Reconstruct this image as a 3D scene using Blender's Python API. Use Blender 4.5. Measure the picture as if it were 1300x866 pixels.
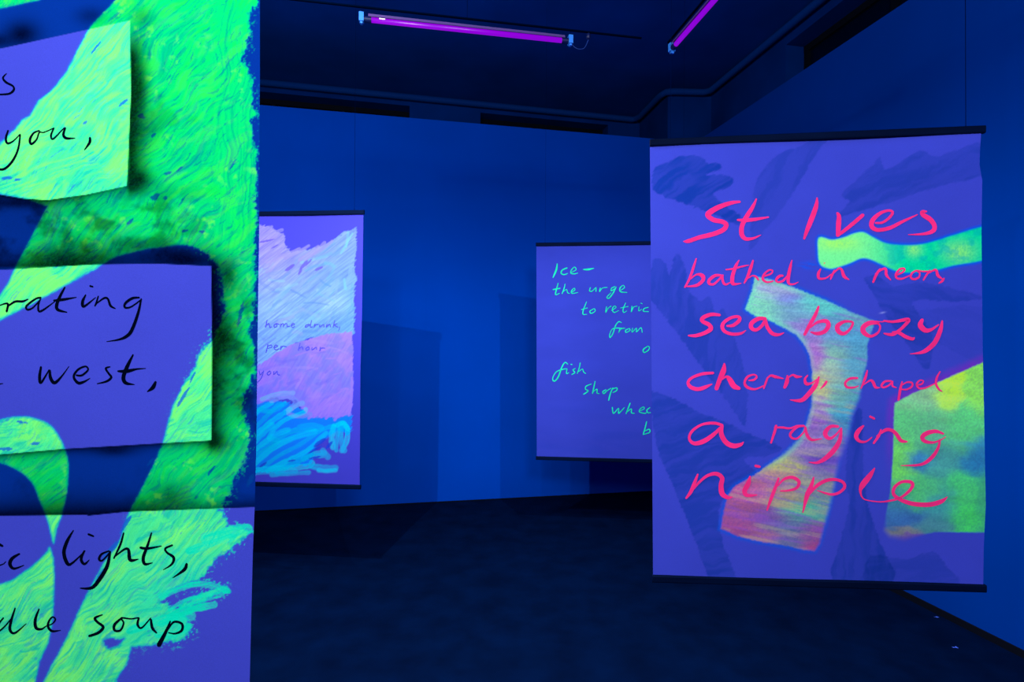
import bpy, math
import numpy as np
from mathutils import Vector, Matrix

D = bpy.data
SC = bpy.context.scene
for o in list(D.objects):
    D.objects.remove(o)

# ------------------------------------------------------------------ camera
EYE = 1.70
FPX = 700.0
ROLL = math.radians(0.40)
cam_d = D.cameras.new('camera')
cam_d.sensor_width = 36.0
cam_d.lens = 36.0 * FPX / 1300.0
cam_d.clip_start = 0.02
cam = D.objects.new('camera', cam_d)
SC.collection.objects.link(cam)
cam.matrix_world = (Matrix.Translation((0, 0, EYE)) @ Matrix.Rotation(math.pi / 2, 4, 'X')
                    @ Matrix.Rotation(ROLL, 4, 'Z'))
SC.camera = cam

# ------------------------------------------------------------------ world
world = D.worlds.new('world')
SC.world = world
world.use_nodes = True
world.node_tree.nodes['Background'].inputs[0].default_value = (0.0, 0.01, 0.05, 1)
world.node_tree.nodes['Background'].inputs[1].default_value = 0.2

# ------------------------------------------------------------------ colour management
SC.view_settings.view_transform = 'Standard'
SC.view_settings.look = 'None'
SC.view_settings.exposure = 0.0
SC.view_settings.gamma = 1.0

# ------------------------------------------------------------------ room lights (black-light tubes and an added fill)
TH = EYE + 1.67
LCOL = (1.0, 1.0, 1.0)


def tube_or_fill_light(x, y, w, r=0.0, down=False):
    """light of one tube or of the added fill; down: thrown down by the lamp's reflector"""
    l = D.lights.new('tube_or_fill_light', 'SPOT' if down else 'POINT')
    l.energy = w
    l.color = LCOL
    if down:
        l.spot_size = math.radians(178)
        l.spot_blend = 1.0
    l.shadow_soft_size = r
    o = D.objects.new('tube_or_fill_light', l)
    o.location = (x, y, TH - 0.03)
    SC.collection.objects.link(o)


# lamps in view
tube_or_fill_light(0.90, 3.20, 250, 0.0, True)
tube_or_fill_light(-0.62, 2.86, 110, 0.0, True)
tube_or_fill_light(0.02, 2.99, 80, 0.0, True)
# left rail, hidden by the near banner
tube_or_fill_light(-1.32, 2.30, 400, 0.0, True)
# bare tubes out of the frame: left rail and behind the viewer, plus an added fill
for x, y, w, r in [
    (-1.40, 2.00, 75, 0.15),
    (-2.6, 3.2, 30, 0.03),  # added unseen fill that lifts the upper back wall
    (-0.85, -0.20, 75, 0.04), (-0.60, -1.30, 180, 0.30),
    (0.60, -1.60, 385, 0.35),
]:
    tube_or_fill_light(x, y, w, r)


# ------------------------------------------------------------------ helpers
def R(px, py):
    """direction of the sight line through a photograph point, forward component 1"""
    a = (px - 650.0) / FPX
    b = (433.0 - py) / FPX
    c, s = math.cos(ROLL), math.sin(ROLL)
    return np.array([a * c - b * s, 1.0, a * s + b * c])


def P(px, py, d):
    v = R(px, py) * d
    return Vector((v[0], v[1], v[2] + EYE))


def G(px, py, z):
    v = R(px, py)
    d = (z - EYE) / v[2]
    return P(px, py, d)


def lin(r, g, b):
    f = lambda c: (c / 255 / 12.92) if c <= 10 else ((c / 255 + 0.055) / 1.055) ** 2.4
    return np.array([f(r), f(g), f(b)])


def tag(o, label=None, cat=None, group=None, kind=None):
    if label: o['label'] = label
    if cat: o['category'] = cat
    if group: o['group'] = group
    if kind: o['kind'] = kind
    return o


def link(name, me, m=None, parent=None):
    o = D.objects.new(name, me)
    SC.collection.objects.link(o)
    if m: me.materials.append(m)
    if parent is not None:
        o.parent = parent
        o.matrix_parent_inverse = Matrix.Identity(4)
        o.location = -Vector(parent.location)
    return o


def empty(name, loc):
    o = D.objects.new(name, None)
    o.location = loc
    o.empty_display_size = 0.1
    SC.collection.objects.link(o)
    return o


def mesh(name, V, F, m, parent=None, smooth=False):
    me = D.meshes.new(name)
    me.from_pydata([tuple(v) for v in V], [], F)
    me.update()
    if smooth:
        me.polygons.foreach_set('use_smooth', [True] * len(me.polygons))
    return link(name, me, m, parent)


def prism(foot, z0, z1):
    """vertical prism over a footprint"""
    n = len(foot)
    V = [(p[0], p[1], z0) for p in foot] + [(p[0], p[1], z1) for p in foot]
    F = [tuple(range(n))[::-1], tuple(range(n, 2 * n))]
    F += [(i, (i + 1) % n, n + (i + 1) % n, n + i) for i in range(n)]
    return V, F


def merge(parts):
    V, F = [], []
    for v, f in parts:
        k = len(V)
        V += list(v)
        F += [tuple(i + k for i in q) for q in f]
    return V, F


def bar(a, b, up, w, h):
    """box from a to b, w across, h along up"""
    a, b, up = Vector(a), Vector(b), Vector(up).normalized()
    d = (b - a).normalized()
    s = d.cross(up).normalized()
    up = s.cross(d)
    V = [p + s * (i * w / 2) + up * (j * h / 2) for p in (a, b) for i, j in ((-1, -1), (1, -1), (1, 1), (-1, 1))]
    F = [(3, 2, 1, 0), (4, 5, 6, 7), (0, 1, 5, 4), (1, 2, 6, 5), (2, 3, 7, 6), (3, 0, 4, 7)]
    return V, F


def tube(pts, r, n=12, cap=True):
    pts = [Vector(p) for p in pts]
    V, F = [], []
    ref = Vector((0, 0, 1))
    d0 = (pts[1] - pts[0]).normalized()
    if abs(d0.z) > 0.9: ref = Vector((1, 0, 0))
    for i, p in enumerate(pts):
        a = pts[max(i - 1, 0)]
        b = pts[min(i + 1, len(pts) - 1)]
        d = (b - a).normalized()
        s = d.cross(ref).normalized()
        u = s.cross(d)
        rr = r[i] if isinstance(r, (list, tuple)) else r
        V += [p + (s * math.cos(2 * math.pi * k / n) + u * math.sin(2 * math.pi * k / n)) * rr for k in range(n)]
    for i in range(len(pts) - 1):
        for k in range(n):
            F.append((i * n + k, i * n + (k + 1) % n, (i + 1) * n + (k + 1) % n, (i + 1) * n + k))
    if cap:
        F.append(tuple(range(n))[::-1])
        F.append(tuple(range(len(V) - n, len(V))))
    return V, F


# ------------------------------------------------------------------ materials
def mat(name, col, rough=0.7, spec=0.3, emit=None, estr=0.0, noise=None, bump=None, metal=0.0):
    m = D.materials.new(name)
    m.use_nodes = True
    nt = m.node_tree
    b = nt.nodes['Principled BSDF']
    b.inputs['Base Color'].default_value = (*col, 1)
    b.inputs['Roughness'].default_value = rough
    b.inputs['Specular IOR Level'].default_value = spec
    b.inputs['Metallic'].default_value = metal
    if emit is not None:
        b.inputs['Emission Color'].default_value = (*emit, 1)
        b.inputs['Emission Strength'].default_value = estr
    if noise or bump:
        tc = nt.nodes.new('ShaderNodeTexCoord')
    if noise:                      # (scale, lo, hi, stretch)
        sc_, lo, hi = noise[:3]
        mp = nt.nodes.new('ShaderNodeMapping')
        mp.inputs['Scale'].default_value = noise[3] if len(noise) > 3 else (1, 1, 1)
        nt.links.new(tc.outputs['Object'], mp.inputs[0])
        n = nt.nodes.new('ShaderNodeTexNoise')
        n.inputs['Scale'].default_value = sc_
        n.inputs['Detail'].default_value = 6
        nt.links.new(mp.outputs[0], n.inputs['Vector'])
        r = nt.nodes.new('ShaderNodeMapRange')
        r.inputs[1].default_value = 0.3
        r.inputs[2].default_value = 0.7
        r.inputs[3].default_value = lo
        r.inputs[4].default_value = hi
        nt.links.new(n.outputs[0], r.inputs[0])
        mx = nt.nodes.new('ShaderNodeVectorMath')
        mx.operation = 'SCALE'
        mx.inputs[0].default_value = col
        nt.links.new(r.outputs[0], mx.inputs['Scale'])
        nt.links.new(mx.outputs[0], b.inputs['Base Color'])
    if bump:                       # (scale, strength, distance)
        n2 = nt.nodes.new('ShaderNodeTexNoise')
        n2.inputs['Scale'].default_value = bump[0]
        n2.inputs['Detail'].default_value = 4
        nt.links.new(tc.outputs['Object'], n2.inputs['Vector'])
        bp = nt.nodes.new('ShaderNodeBump')
        bp.inputs['Strength'].default_value = bump[1]
        bp.inputs['Distance'].default_value = bump[2]
        nt.links.new(n2.outputs[0], bp.inputs['Height'])
        nt.links.new(bp.outputs[0], b.inputs['Normal'])
    return m


def paint_mat(name, bump=0.25, bscale=(300, 300, 300)):
    """painted cloth: colour from the painted attribute, fine cloth grain on top"""
    m = D.materials.new(name)
    m.use_nodes = True
    nt = m.node_tree
    b = nt.nodes['Principled BSDF']
    b.inputs['Roughness'].default_value = 0.8
    b.inputs['Specular IOR Level'].default_value = 0.0
    a = nt.nodes.new('ShaderNodeAttribute')
    a.attribute_name = 'paint'
    tc = nt.nodes.new('ShaderNodeTexCoord')
    n = nt.nodes.new('ShaderNodeTexNoise')
    n.inputs['Scale'].default_value = 420
    n.inputs['Detail'].default_value = 3
    nt.links.new(tc.outputs['Object'], n.inputs['Vector'])
    r = nt.nodes.new('ShaderNodeMapRange')
    r.inputs[1].default_value = 0.3
    r.inputs[2].default_value = 0.7
    r.inputs[3].default_value = 0.95
    r.inputs[4].default_value = 1.05
    nt.links.new(n.outputs[0], r.inputs[0])
    mx = nt.nodes.new('ShaderNodeVectorMath')
    mx.operation = 'SCALE'
    nt.links.new(a.outputs['Color'], mx.inputs[0])
    nt.links.new(r.outputs[0], mx.inputs['Scale'])
    nt.links.new(mx.outputs[0], b.inputs['Base Color'])
    bp = nt.nodes.new('ShaderNodeBump')
    bp.inputs['Strength'].default_value = bump
    bp.inputs['Distance'].default_value = 0.0006
    nt.links.new(n.outputs[0], bp.inputs['Height'])
    nt.links.new(bp.outputs[0], b.inputs['Normal'])
    return m


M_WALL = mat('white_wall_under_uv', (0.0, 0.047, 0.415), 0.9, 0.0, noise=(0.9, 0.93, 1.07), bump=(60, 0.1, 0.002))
M_WALL_R = mat('dimmed_white_wall_under_uv', (0.0, 0.030, 0.25), 0.9, 0.0, noise=(0.9, 0.93, 1.07), bump=(60, 0.1, 0.002))  # same white wall, base colour darkened to stand in for weaker light
M_BACKWALL = mat('old_wall', (0.0, 0.018, 0.14), 0.9, 0.0, noise=(2.0, 0.8, 1.2))
M_CEIL = mat('dark_ceiling', (0.0, 0.032, 0.24), 0.95, 0.0, noise=(1.2, 0.8, 1.2))
M_FLOOR = mat('dark_floor', (0.0, 0.0035, 0.022), 0.75, 0.01, noise=(5.0, 0.75, 1.25), bump=(35, 0.15, 0.002))
M_SKIRT = mat('black_skirting', (0.0, 0.001, 0.006), 0.8, 0.1)
M_GLASS = mat('dark_window_glass', (0.0, 0.002, 0.012), 0.25, 0.3)
M_PIPE = mat('painted_pipe', (0.0, 0.024, 0.16), 0.6, 0.02)
M_BATTEN = mat('black_batten', (0.0, 0.0035, 0.022), 0.7, 0.03, noise=(20, 0.8, 1.2, (0.2, 0.2, 1)))
M_WIRE = mat('hanging_wire', (0.0, 0.003, 0.03), 0.8, 0.0)
M_RAIL = mat('lamp_rail', (0.0, 0.002, 0.012), 0.8, 0.0)
M_TUBE = mat('violet_tube', (0.05, 0.0, 0.1), 0.3, 0.3, emit=(0.25, 0.0, 0.62), estr=1.0)
M_REFL = mat('lamp_reflector', (0.10, 0.06, 0.22), 0.4, 0.4)
M_CAP = mat('lamp_cap', (0.03, 0.22, 0.75), 0.4, 0.4)
M_PALE_MARK = mat('lamp_mark', (0.8, 0.8, 0.95), 0.4, 0.3)
M_SOCKET = mat('lamp_socket', (0.0, 0.005, 0.06), 0.5, 0.3)
M_CABLE = mat('lamp_cable', (0.01, 0.04, 0.22), 0.6, 0.2)
M_SCRAP = mat('paper_scrap', (0.05, 0.12, 0.7), 0.8, 0.1)
M_PAINT = paint_mat('painted_cloth')
M_PINK = mat('neon_pink_paint', tuple(np.clip(lin(255, 48, 128) * 1.0, 0, 1)), 0.7, 0.0, noise=(14, 0.9, 1.1))
M_BLACK = mat('black_ink', (0.0, 0.0015, 0.008), 0.8, 0.0)
M_INDIGO = mat('indigo_pencil', (0.055, 0.055, 0.55), 0.8, 0.1)
M_GREENINK = mat('neon_green_ink', tuple(lin(12, 212, 158) * 1.0), 0.7, 0.1, noise=(25, 0.75, 1.15))


# ------------------------------------------------------------------ numpy painting tools
def _hash(ix, iy, seed):
    h = (ix.astype(np.int64) * 374761393 + iy.astype(np.int64) * 668265263 + seed * 974711) & 0xffffffff
    h = ((h ^ (h >> 13)) * 1274126177) & 0xffffffff
    h = h ^ (h >> 16)
    return (h & 0xffff) / 65535.0


def vnoise(x, y, seed=0):
    ix, iy = np.floor(x), np.floor(y)
    fx, fy = x - ix, y - iy
    fx = fx * fx * (3 - 2 * fx)
    fy = fy * fy * (3 - 2 * fy)
    ix = ix.astype(np.int64)
    iy = iy.astype(np.int64)
    a, b = _hash(ix, iy, seed), _hash(ix + 1, iy, seed)
    c, d = _hash(ix, iy + 1, seed), _hash(ix + 1, iy + 1, seed)
    return (a + (b - a) * fx) * (1 - fy) + (c + (d - c) * fx) * fy


def fbm(x, y, seed=0, o=4):
    s, a, t = 0, 0.5, 0
    for k in range(o):
        s = s + a * vnoise(x, y, seed + k * 17)
        t += a
        a *= 0.55
        x = x * 2.03 + 11.3
        y = y * 2.03 + 5.7
    return s / t


def aniso(x, y, ang, along, across, seed=0, o=3):
    """streaky noise, streaks running at ang degrees (counter-clockwise, photograph y down)"""
    a = math.radians(ang)
    u = x * math.cos(a) - y * math.sin(a)
    v = x * math.sin(a) + y * math.cos(a)
    return fbm(u / along, v / across, seed, o)


def smooth(a, b, x):
    t = np.clip((x - a) / (b - a), 0, 1)
    return t * t * (3 - 2 * t)


def sdf(poly, x, y):
    """signed distance, negative inside"""
    d = np.full(x.shape, 1e9)
    ins = np.zeros(x.shape, bool)
    n = len(poly)
    for i in range(n):
        ax, ay = poly[i]
        bx, by = poly[(i + 1) % n]
        ex, ey = bx - ax, by - ay
        wx, wy = x - ax, y - ay
        t = np.clip((wx * ex + wy * ey) / (ex * ex + ey * ey + 1e-9), 0, 1)
        dx, dy = wx - ex * t, wy - ey * t
        d = np.minimum(d, dx * dx + dy * dy)
        c = (ay > y) != (by > y)
        if abs(by - ay) > 1e-9:
            ins ^= c & (x < (bx - ax) * (y - ay) / (by - ay) + ax)
    d = np.sqrt(d)
    return np.where(ins, -d, d)


def curve(pts, closed=True, k=5):
    """Catmull-Rom through points"""
    n = len(pts)
    out = []
    P_ = [np.array(p, float) for p in pts]
    rng = range(n) if closed else range(n - 1)
    for i in rng:
        if closed:
            p0, p1, p2, p3 = P_[i - 1], P_[i], P_[(i + 1) % n], P_[(i + 2) % n]
        else:
            p0, p1, p2, p3 = P_[max(i - 1, 0)], P_[i], P_[i + 1], P_[min(i + 2, n - 1)]
        for j in range(k):
            t = j / k
            out.append(0.5 * ((2 * p1) + (-p0 + p2) * t + (2 * p0 - 5 * p1 + 4 * p2 - p3) * t * t
                              + (-p0 + 3 * p1 - 3 * p2 + p3) * t ** 3))
    if not closed:
        out.append(P_[-1])
    return out


def line_dist(pts, x, y):
    """distance to a polyline, the arc length at the nearest point, interpolated width"""
    d = np.full(x.shape, 1e9)
    s = np.zeros(x.shape)
    w = np.zeros(x.shape)
    L = 0
    for i in range(len(pts) - 1):
        a, b = pts[i], pts[i + 1]
        ex, ey = b[0] - a[0], b[1] - a[1]
        l2 = ex * ex + ey * ey + 1e-9
        t = np.clip(((x - a[0]) * ex + (y - a[1]) * ey) / l2, 0, 1)
        dx, dy = x - a[0] - ex * t, y - a[1] - ey * t
        q = dx * dx + dy * dy
        m = q < d
        l = math.sqrt(l2)
        d = np.where(m, q, d)
        s = np.where(m, L + t * l, s)
        if len(a) > 2: w = np.where(m, a[2] + (b[2] - a[2]) * t, w)
        L += l
    return np.sqrt(d), s, L, w


class Canvas:
    def __init__(self, X, Y, base):
        self.X, self.Y = X, Y
        self.C = np.zeros(X.shape + (3,)) + np.array(base)

    def mix(self, col, a):
        col = np.asarray(col)
        self.C += (col - self.C) * np.clip(a, 0, 1)[..., None]

    def mul(self, f, a=None):
        f = np.asarray(f)
        if a is None: self.C *= f
        else: self.C *= 1 + (f - 1) * np.clip(a, 0, 1)[..., None]

    def bbox(self, x0, x1, y0, y1):
        return (self.X > x0) & (self.X < x1) & (self.Y > y0) & (self.Y < y1)

    def stroke(self, pts, w, col, alpha=0.9, seed=0, soft=0.8, dry=0.35):
        """one brush stroke with bristle streaks and a dry end"""
        xs = [p[0] for p in pts]
        ys = [p[1] for p in pts]
        m = self.bbox(min(xs) - w, max(xs) + w, min(ys) - w, max(ys) + w)
        if not m.any(): return
        x, y = self.X[m], self.Y[m]
        c = curve(pts, False, 4)
        d, s, L, _ = line_dist(c, x, y)
        hw = w / 2 * (0.85 + 0.3 * vnoise(s / 5.0, s * 0, seed + 3))
        a = smooth(hw + soft / 2, hw - soft / 2, d)
        side = np.sign((x - c[0][0]) * (c[-1][1] - c[0][1]) - (y - c[0][1]) * (c[-1][0] - c[0][0]))
        br = vnoise(s / 14.0, d * side / 0.9 + 40, seed)
        a = a * (1 - dry * smooth(0.35, 0.9, br + 0.25 * s / max(L, 1)))
        C = self.C[m]
        self.C[m] = C + (np.asarray(col) * (0.9 + 0.2 * br[:, None]) - C) * (alpha * a)[:, None]


def sheet(name, xs, ys, edge_l, edge_r, depth, painter, parent, label=None):
    """cloth sheet: xs in [0,1] across, ys rows (photograph y at mid sheet); vertex grid painted per vertex"""
    U, V = np.meshgrid(xs, ys)
    X = edge_l(V) + (edge_r(V) - edge_l(V)) * U
    Y = V
    if hasattr(depth, 'warp'): Y = depth.warp(X, V)
    Dp = depth(X, Y)
    a = (X - 650.0) / FPX
    b = (433.0 - Y) / FPX
    c, s = math.cos(ROLL), math.sin(ROLL)
    co = np.stack([(a * c - b * s) * Dp, Dp, (a * s + b * c) * Dp + EYE], -1).astype(np.float32)
    C = painter(X, Y)
    ny, nx = X.shape
    me = D.meshes.new(name)
    me.vertices.add(nx * ny)
    me.vertices.foreach_set('co', co.ravel())
    i = np.arange(nx * ny).reshape(ny, nx)
    q = np.stack([i[1:, :-1], i[1:, 1:], i[:-1, 1:], i[:-1, :-1]], -1).reshape(-1, 4).astype(np.int32)
    nf = len(q)
    me.loops.add(nf * 4)
    me.loops.foreach_set('vertex_index', q.ravel())
    me.polygons.add(nf)
    me.polygons.foreach_set('loop_start', np.arange(0, nf * 4, 4, dtype=np.int32))
    me.update(calc_edges=True)
    me.polygons.foreach_set('use_smooth', np.ones(nf, bool))
    at = me.color_attributes.new('paint', 'FLOAT_COLOR', 'POINT')
    rgba = np.ones((nx * ny, 4), np.float32)
    rgba[:, :3] = np.clip(C.reshape(-1, 3), 0, 1)
    at.data.foreach_set('color', rgba.ravel())
    return link(name, me, M_PAINT, parent)


def lettering(strokes, ox, oy, sc, depth, m, parent, label, grow=1.0, lift=0.0012):
    """brush lettering: every stroke a ribbon lying on the cloth; strokes that touch make one letter"""
    strokes = [st if len(st) > 1 else [st[0], (st[0][0] + 4, st[0][1] + 3, st[0][2])] for st in strokes]
    curves = [curve(st, False, 6) for st in strokes]
    lead = list(range(len(curves)))

    def root(i):
        while lead[i] != i: i = lead[i]
        return i
    for i in range(len(curves)):
        for j in range(i):
            a = np.array(curves[i]); b = np.array(curves[j])
            dd = np.hypot(a[:, None, 0] - b[None, :, 0], a[:, None, 1] - b[None, :, 1]) - (a[:, None, 2] + b[None, :, 2]) * grow * 0.42
            if dd.min() < 0: lead[root(i)] = root(j)
    for k in sorted(set(root(i) for i in range(len(curves)))):
        V, F = [], []
        for n_, pts in enumerate(curves):
            if root(n_) != k: continue
            q = len(V)
            N = len(pts)
            off = lift + 0.00004 * (n_ % 12)
            A = []
            for i, p in enumerate(pts):
                a, b = pts[max(i - 1, 0)], pts[min(i + 1, N - 1)]
                t = np.array([b[0] - a[0], b[1] - a[1]])
                t = t / (np.hypot(*t) + 1e-9)
                A.append((p[0], p[1], max(p[2], 1.0) * grow / 2, t))
            first, last = A[0], A[-1]
            A = [(first[0] - first[3][0] * first[2] * .8, first[1] - first[3][1] * first[2] * .8, first[2] * .45, first[3])] + A
            A += [(last[0] + last[3][0] * last[2] * .8, last[1] + last[3][1] * last[2] * .8, last[2] * .45, last[3])]
            for (x, y, hw, t) in A:
                for sgn in (-1, 1):
                    px = ox + (x - t[1] * hw * sgn) / sc
                    py = oy + (y + t[0] * hw * sgn) / sc
                    dd = float(depth(np.array(px), np.array(py)))
                    V.append(P(px, py, dd - off))
            for i in range(len(A) - 1):
                F.append((q + 2 * i, q + 2 * i + 1, q + 2 * i + 3, q + 2 * i + 2))
        mesh('letter', V, F, m, parent)


# ------------------------------------------------------------------ THE SETTING
ZC = EYE + 3.02          # ceiling
ZP = EYE + 2.31          # top of the partitions
A = G(330, 649.5, 0)
B = G(880, 621.5, 0)
Cc = G(1300, 835, 0)
dl = (A - B).normalized()
dr = (Cc - B).normalized()
AL = B + dl * 7.6
CR = B + dr * 10.5


def nrm(d, toward):
    n = Vector((-d.y, d.x, 0))
    return n if n.dot(toward) > 0 else -n


nl = nrm(dl, Vector((0, 1, 0)))      # away from the room
nr = nrm(dr, Vector((1, 0, 0)))

# floor and ceiling slabs
V, F = prism([(-7, -4.6), (7, -4.6), (7, 9.5), (-7, 9.5)], -0.1, 0.0)
tag(mesh('floor', V, F, M_FLOOR), kind='structure')
V, F = prism([(-7, -4.6), (7, -4.6), (7, 9.5), (-7, 9.5)], ZC, ZC + 0.15)
tag(mesh('ceiling', V, F, M_CEIL), kind='structure')

# partitions
V, F = prism([B + nl * 0.0, AL, AL + nl * 0.12, B + nl * 0.12 + dr * -0.12], 0.0, ZP)
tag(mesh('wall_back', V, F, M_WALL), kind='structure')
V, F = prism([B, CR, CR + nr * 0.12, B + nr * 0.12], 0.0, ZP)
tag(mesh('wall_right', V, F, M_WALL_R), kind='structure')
# thin black shadow-gap skirting along the right partition
a, b = B - nr * 0.006, CR - nr * 0.006
tag(mesh('baseboard_right', *bar((a.x, a.y, 0.02), (b.x, b.y, 0.02), (0, 0, 1), 0.012, 0.04), M_SKIRT), kind='structure')
a, b = B - nl * 0.004, AL - nl * 0.004
tag(mesh('baseboard_back', *bar((a.x, a.y, 0.005), (b.x, b.y, 0.005), (0, 0, 1), 0.008, 0.01), M_SKIRT), kind='structure')

# the old room behind the partitions
W1 = G(330, 100, ZC)
W2 = G(812, 149, ZC)
W3 = G(848, 112, ZC)
W4 = G(903, 113.5, ZC)
W5 = G(1040, 0, ZC)
for w in (W1, W2, W3, W4, W5): w.z = 0
dW = (W1 - W2).normalized()
dQ = (W5 - W4).normalized()
WL = W2 + dW * 7.5
WR = W4 + dQ * 11
nW = nrm(dW, Vector((0, 1, 0)))
nQ = nrm(dQ, Vector((1, 0, 0)))


def ray_wall(px, py, a, d):
    """distance along wall a + s d and height where a sight line meets it"""
    v = R(px, py)
    den = v[0] * d.y - v[1] * d.x
    t = (a.x * d.y - a.y * d.x) / den
    p = Vector((v[0] * t, v[1] * t, 0))
    return (p - Vector((a.x, a.y, 0))).dot(d), v[2] * t + EYE


def wall_open(name, a, d, n, length, opens, thick=0.32):
    """wall with window openings cut out of it, each with a recessed window"""
    parts = []
    s = 0.0
    q = lambda s0, s1, z0, z1: prism([a + d * s0, a + d * s1, a + d * s1 + n * thick, a + d * s0 + n * thick], z0, z1)
    for s0, s1, z0, z1 in opens:
        parts += [q(s, s0, 0, ZC), q(s0, s1, 0, z0), q(s0, s1, z1, ZC)]
        s = s1
    parts.append(q(s, length, 0, ZC))
    return tag(mesh(name, *merge(parts), M_BACKWALL), kind='structure')


win_n = 0


def window(a, d, n, s0, s1, z0, z1):
    global win_n
    win_n += 1
    w = D.objects.new('window_%d' % win_n, None)
    c = a + d * ((s0 + s1) / 2) + n * 0.22
    w.location = (c.x, c.y, z0)
    SC.collection.objects.link(w)
    tag(w, kind='structure')
    pa, pb = a + d * s0 + n * 0.22, a + d * s1 + n * 0.22
    fr = []
    for z in (z0 + 0.03, z1 - 0.03):
        fr.append(bar((pa.x, pa.y, z), (pb.x, pb.y, z), (0, 0, 1), 0.06, 0.06))
    k = max(2, round((s1 - s0) / 0.9))
    for i in range(k + 1):
        p = pa.lerp(pb, i / k)
        p = p + d * (0.03 if i == 0 else (-0.03 if i == k else 0))
        fr.append(bar((p.x, p.y, z0 + 0.06), (p.x, p.y, z1 - 0.06), d, 0.06, 0.05))
    mesh('window_frame', *merge(fr), M_SKIRT, w)
    for i in range(k):
        p, q = pa.lerp(pb, i / k) + n * 0.005, pa.lerp(pb, (i + 1) / k) + n * 0.005
        p, q = p + d * 0.03, q - d * 0.03
        mesh('pane', *bar((p.x, p.y, (z0 + z1) / 2), (q.x, q.y, (z0 + z1) / 2), (0, 0, 1), 0.008, z1 - z0 - 0.12), M_GLASS, w)


s_a, z_a = ray_wall(520, 134.5, W2, dW)
s_b, z_b = ray_wall(610, 143, W2, dW)
s_c, z_c = ray_wall(772, 158, W2, dW)
top = (z_a + z_b + z_c) / 3
op1 = (s_c, s_b, 1.5, z_b)
op2 = (s_a, s_a + 3.2, 1.5, z_a)
wall_open('wall_behind_back', W2, dW, nW, 7.5, [op1, op2])
window(W2, dW, nW, *op1)
window(W2, dW, nW, *op2)
s_d, z_d = ray_wall(998, 57, W4, dQ)
op3 = (s_d, s_d + 3.0, 1.5, z_d)
wall_open('wall_behind_right', W4, dQ, nQ, 11, [op3])
window(W4, dQ, nQ, *op3)
# the corner pier
pier = [W2, W3, W4, W4 + nQ * 0.3, W4 + nQ * 0.3 + Vector((0, 1.6, 0)), W2 + nW * 0.3]
V, F = prism(pier, 0, ZC)
tag(mesh('trim_1', V, F, M_BACKWALL), kind='structure')
# the ends of the room out of the frame
V, F = prism([(-6.2, -4.6), (-6.2, 9.5), (-6.0, 9.5), (-6.0, -4.6)], 0, ZC)
tag(mesh('wall_left', V, F, M_BACKWALL), kind='structure')
V, F = prism([(-6.0, -4.6), (7, -4.6), (7, -4.4), (-6.0, -4.4)], 0, ZC)
tag(mesh('wall_rear', V, F, M_BACKWALL), kind='structure')

# heating pipe that runs round the room under the ceiling
zpi = ZC - 0.07
off = 0.07
pp = [W2 + dW * 6.5 - nW * off, W2 + dW * 3 - nW * off, W2 + dW * 0.14 - nW * off,
      W2 + dW * 0.10 - nW * (off + .06)]
d23 = (W3 - W2).normalized()
n23 = Vector((-d23.y, d23.x, 0))
if n23.x > 0: n23 = -n23
pp += [W2 + n23 * off + d23 * 0.2, W3 + n23 * off - d23 * 0.05, W3 + n23 * (off * .6) + d23 * (off * .6)]
d34 = (W4 - W3).normalized()
n34 = Vector((d34.y, -d34.x, 0))
pp += [W3 + n34 * off + d34 * 0.05, W4 + n34 * off - d34 * 0.12, W4 - nQ * off + dQ * 0.12, W4 - nQ * off + dQ * 3, W4 - nQ * off + dQ * 6.5]
pp = [Vector((p.x, p.y, zpi)) for p in pp]
pipe = mesh('ceiling_pipe', *tube(pp, 0.038, 12), M_PIPE, smooth=True)
tag(pipe, 'painted pipe running under the ceiling above the walls and round the corner pier', 'pipe')

# ------------------------------------------------------------------ LAMPS
def clip_on(x, y, z):
    return Vector((x, y, z))


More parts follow.
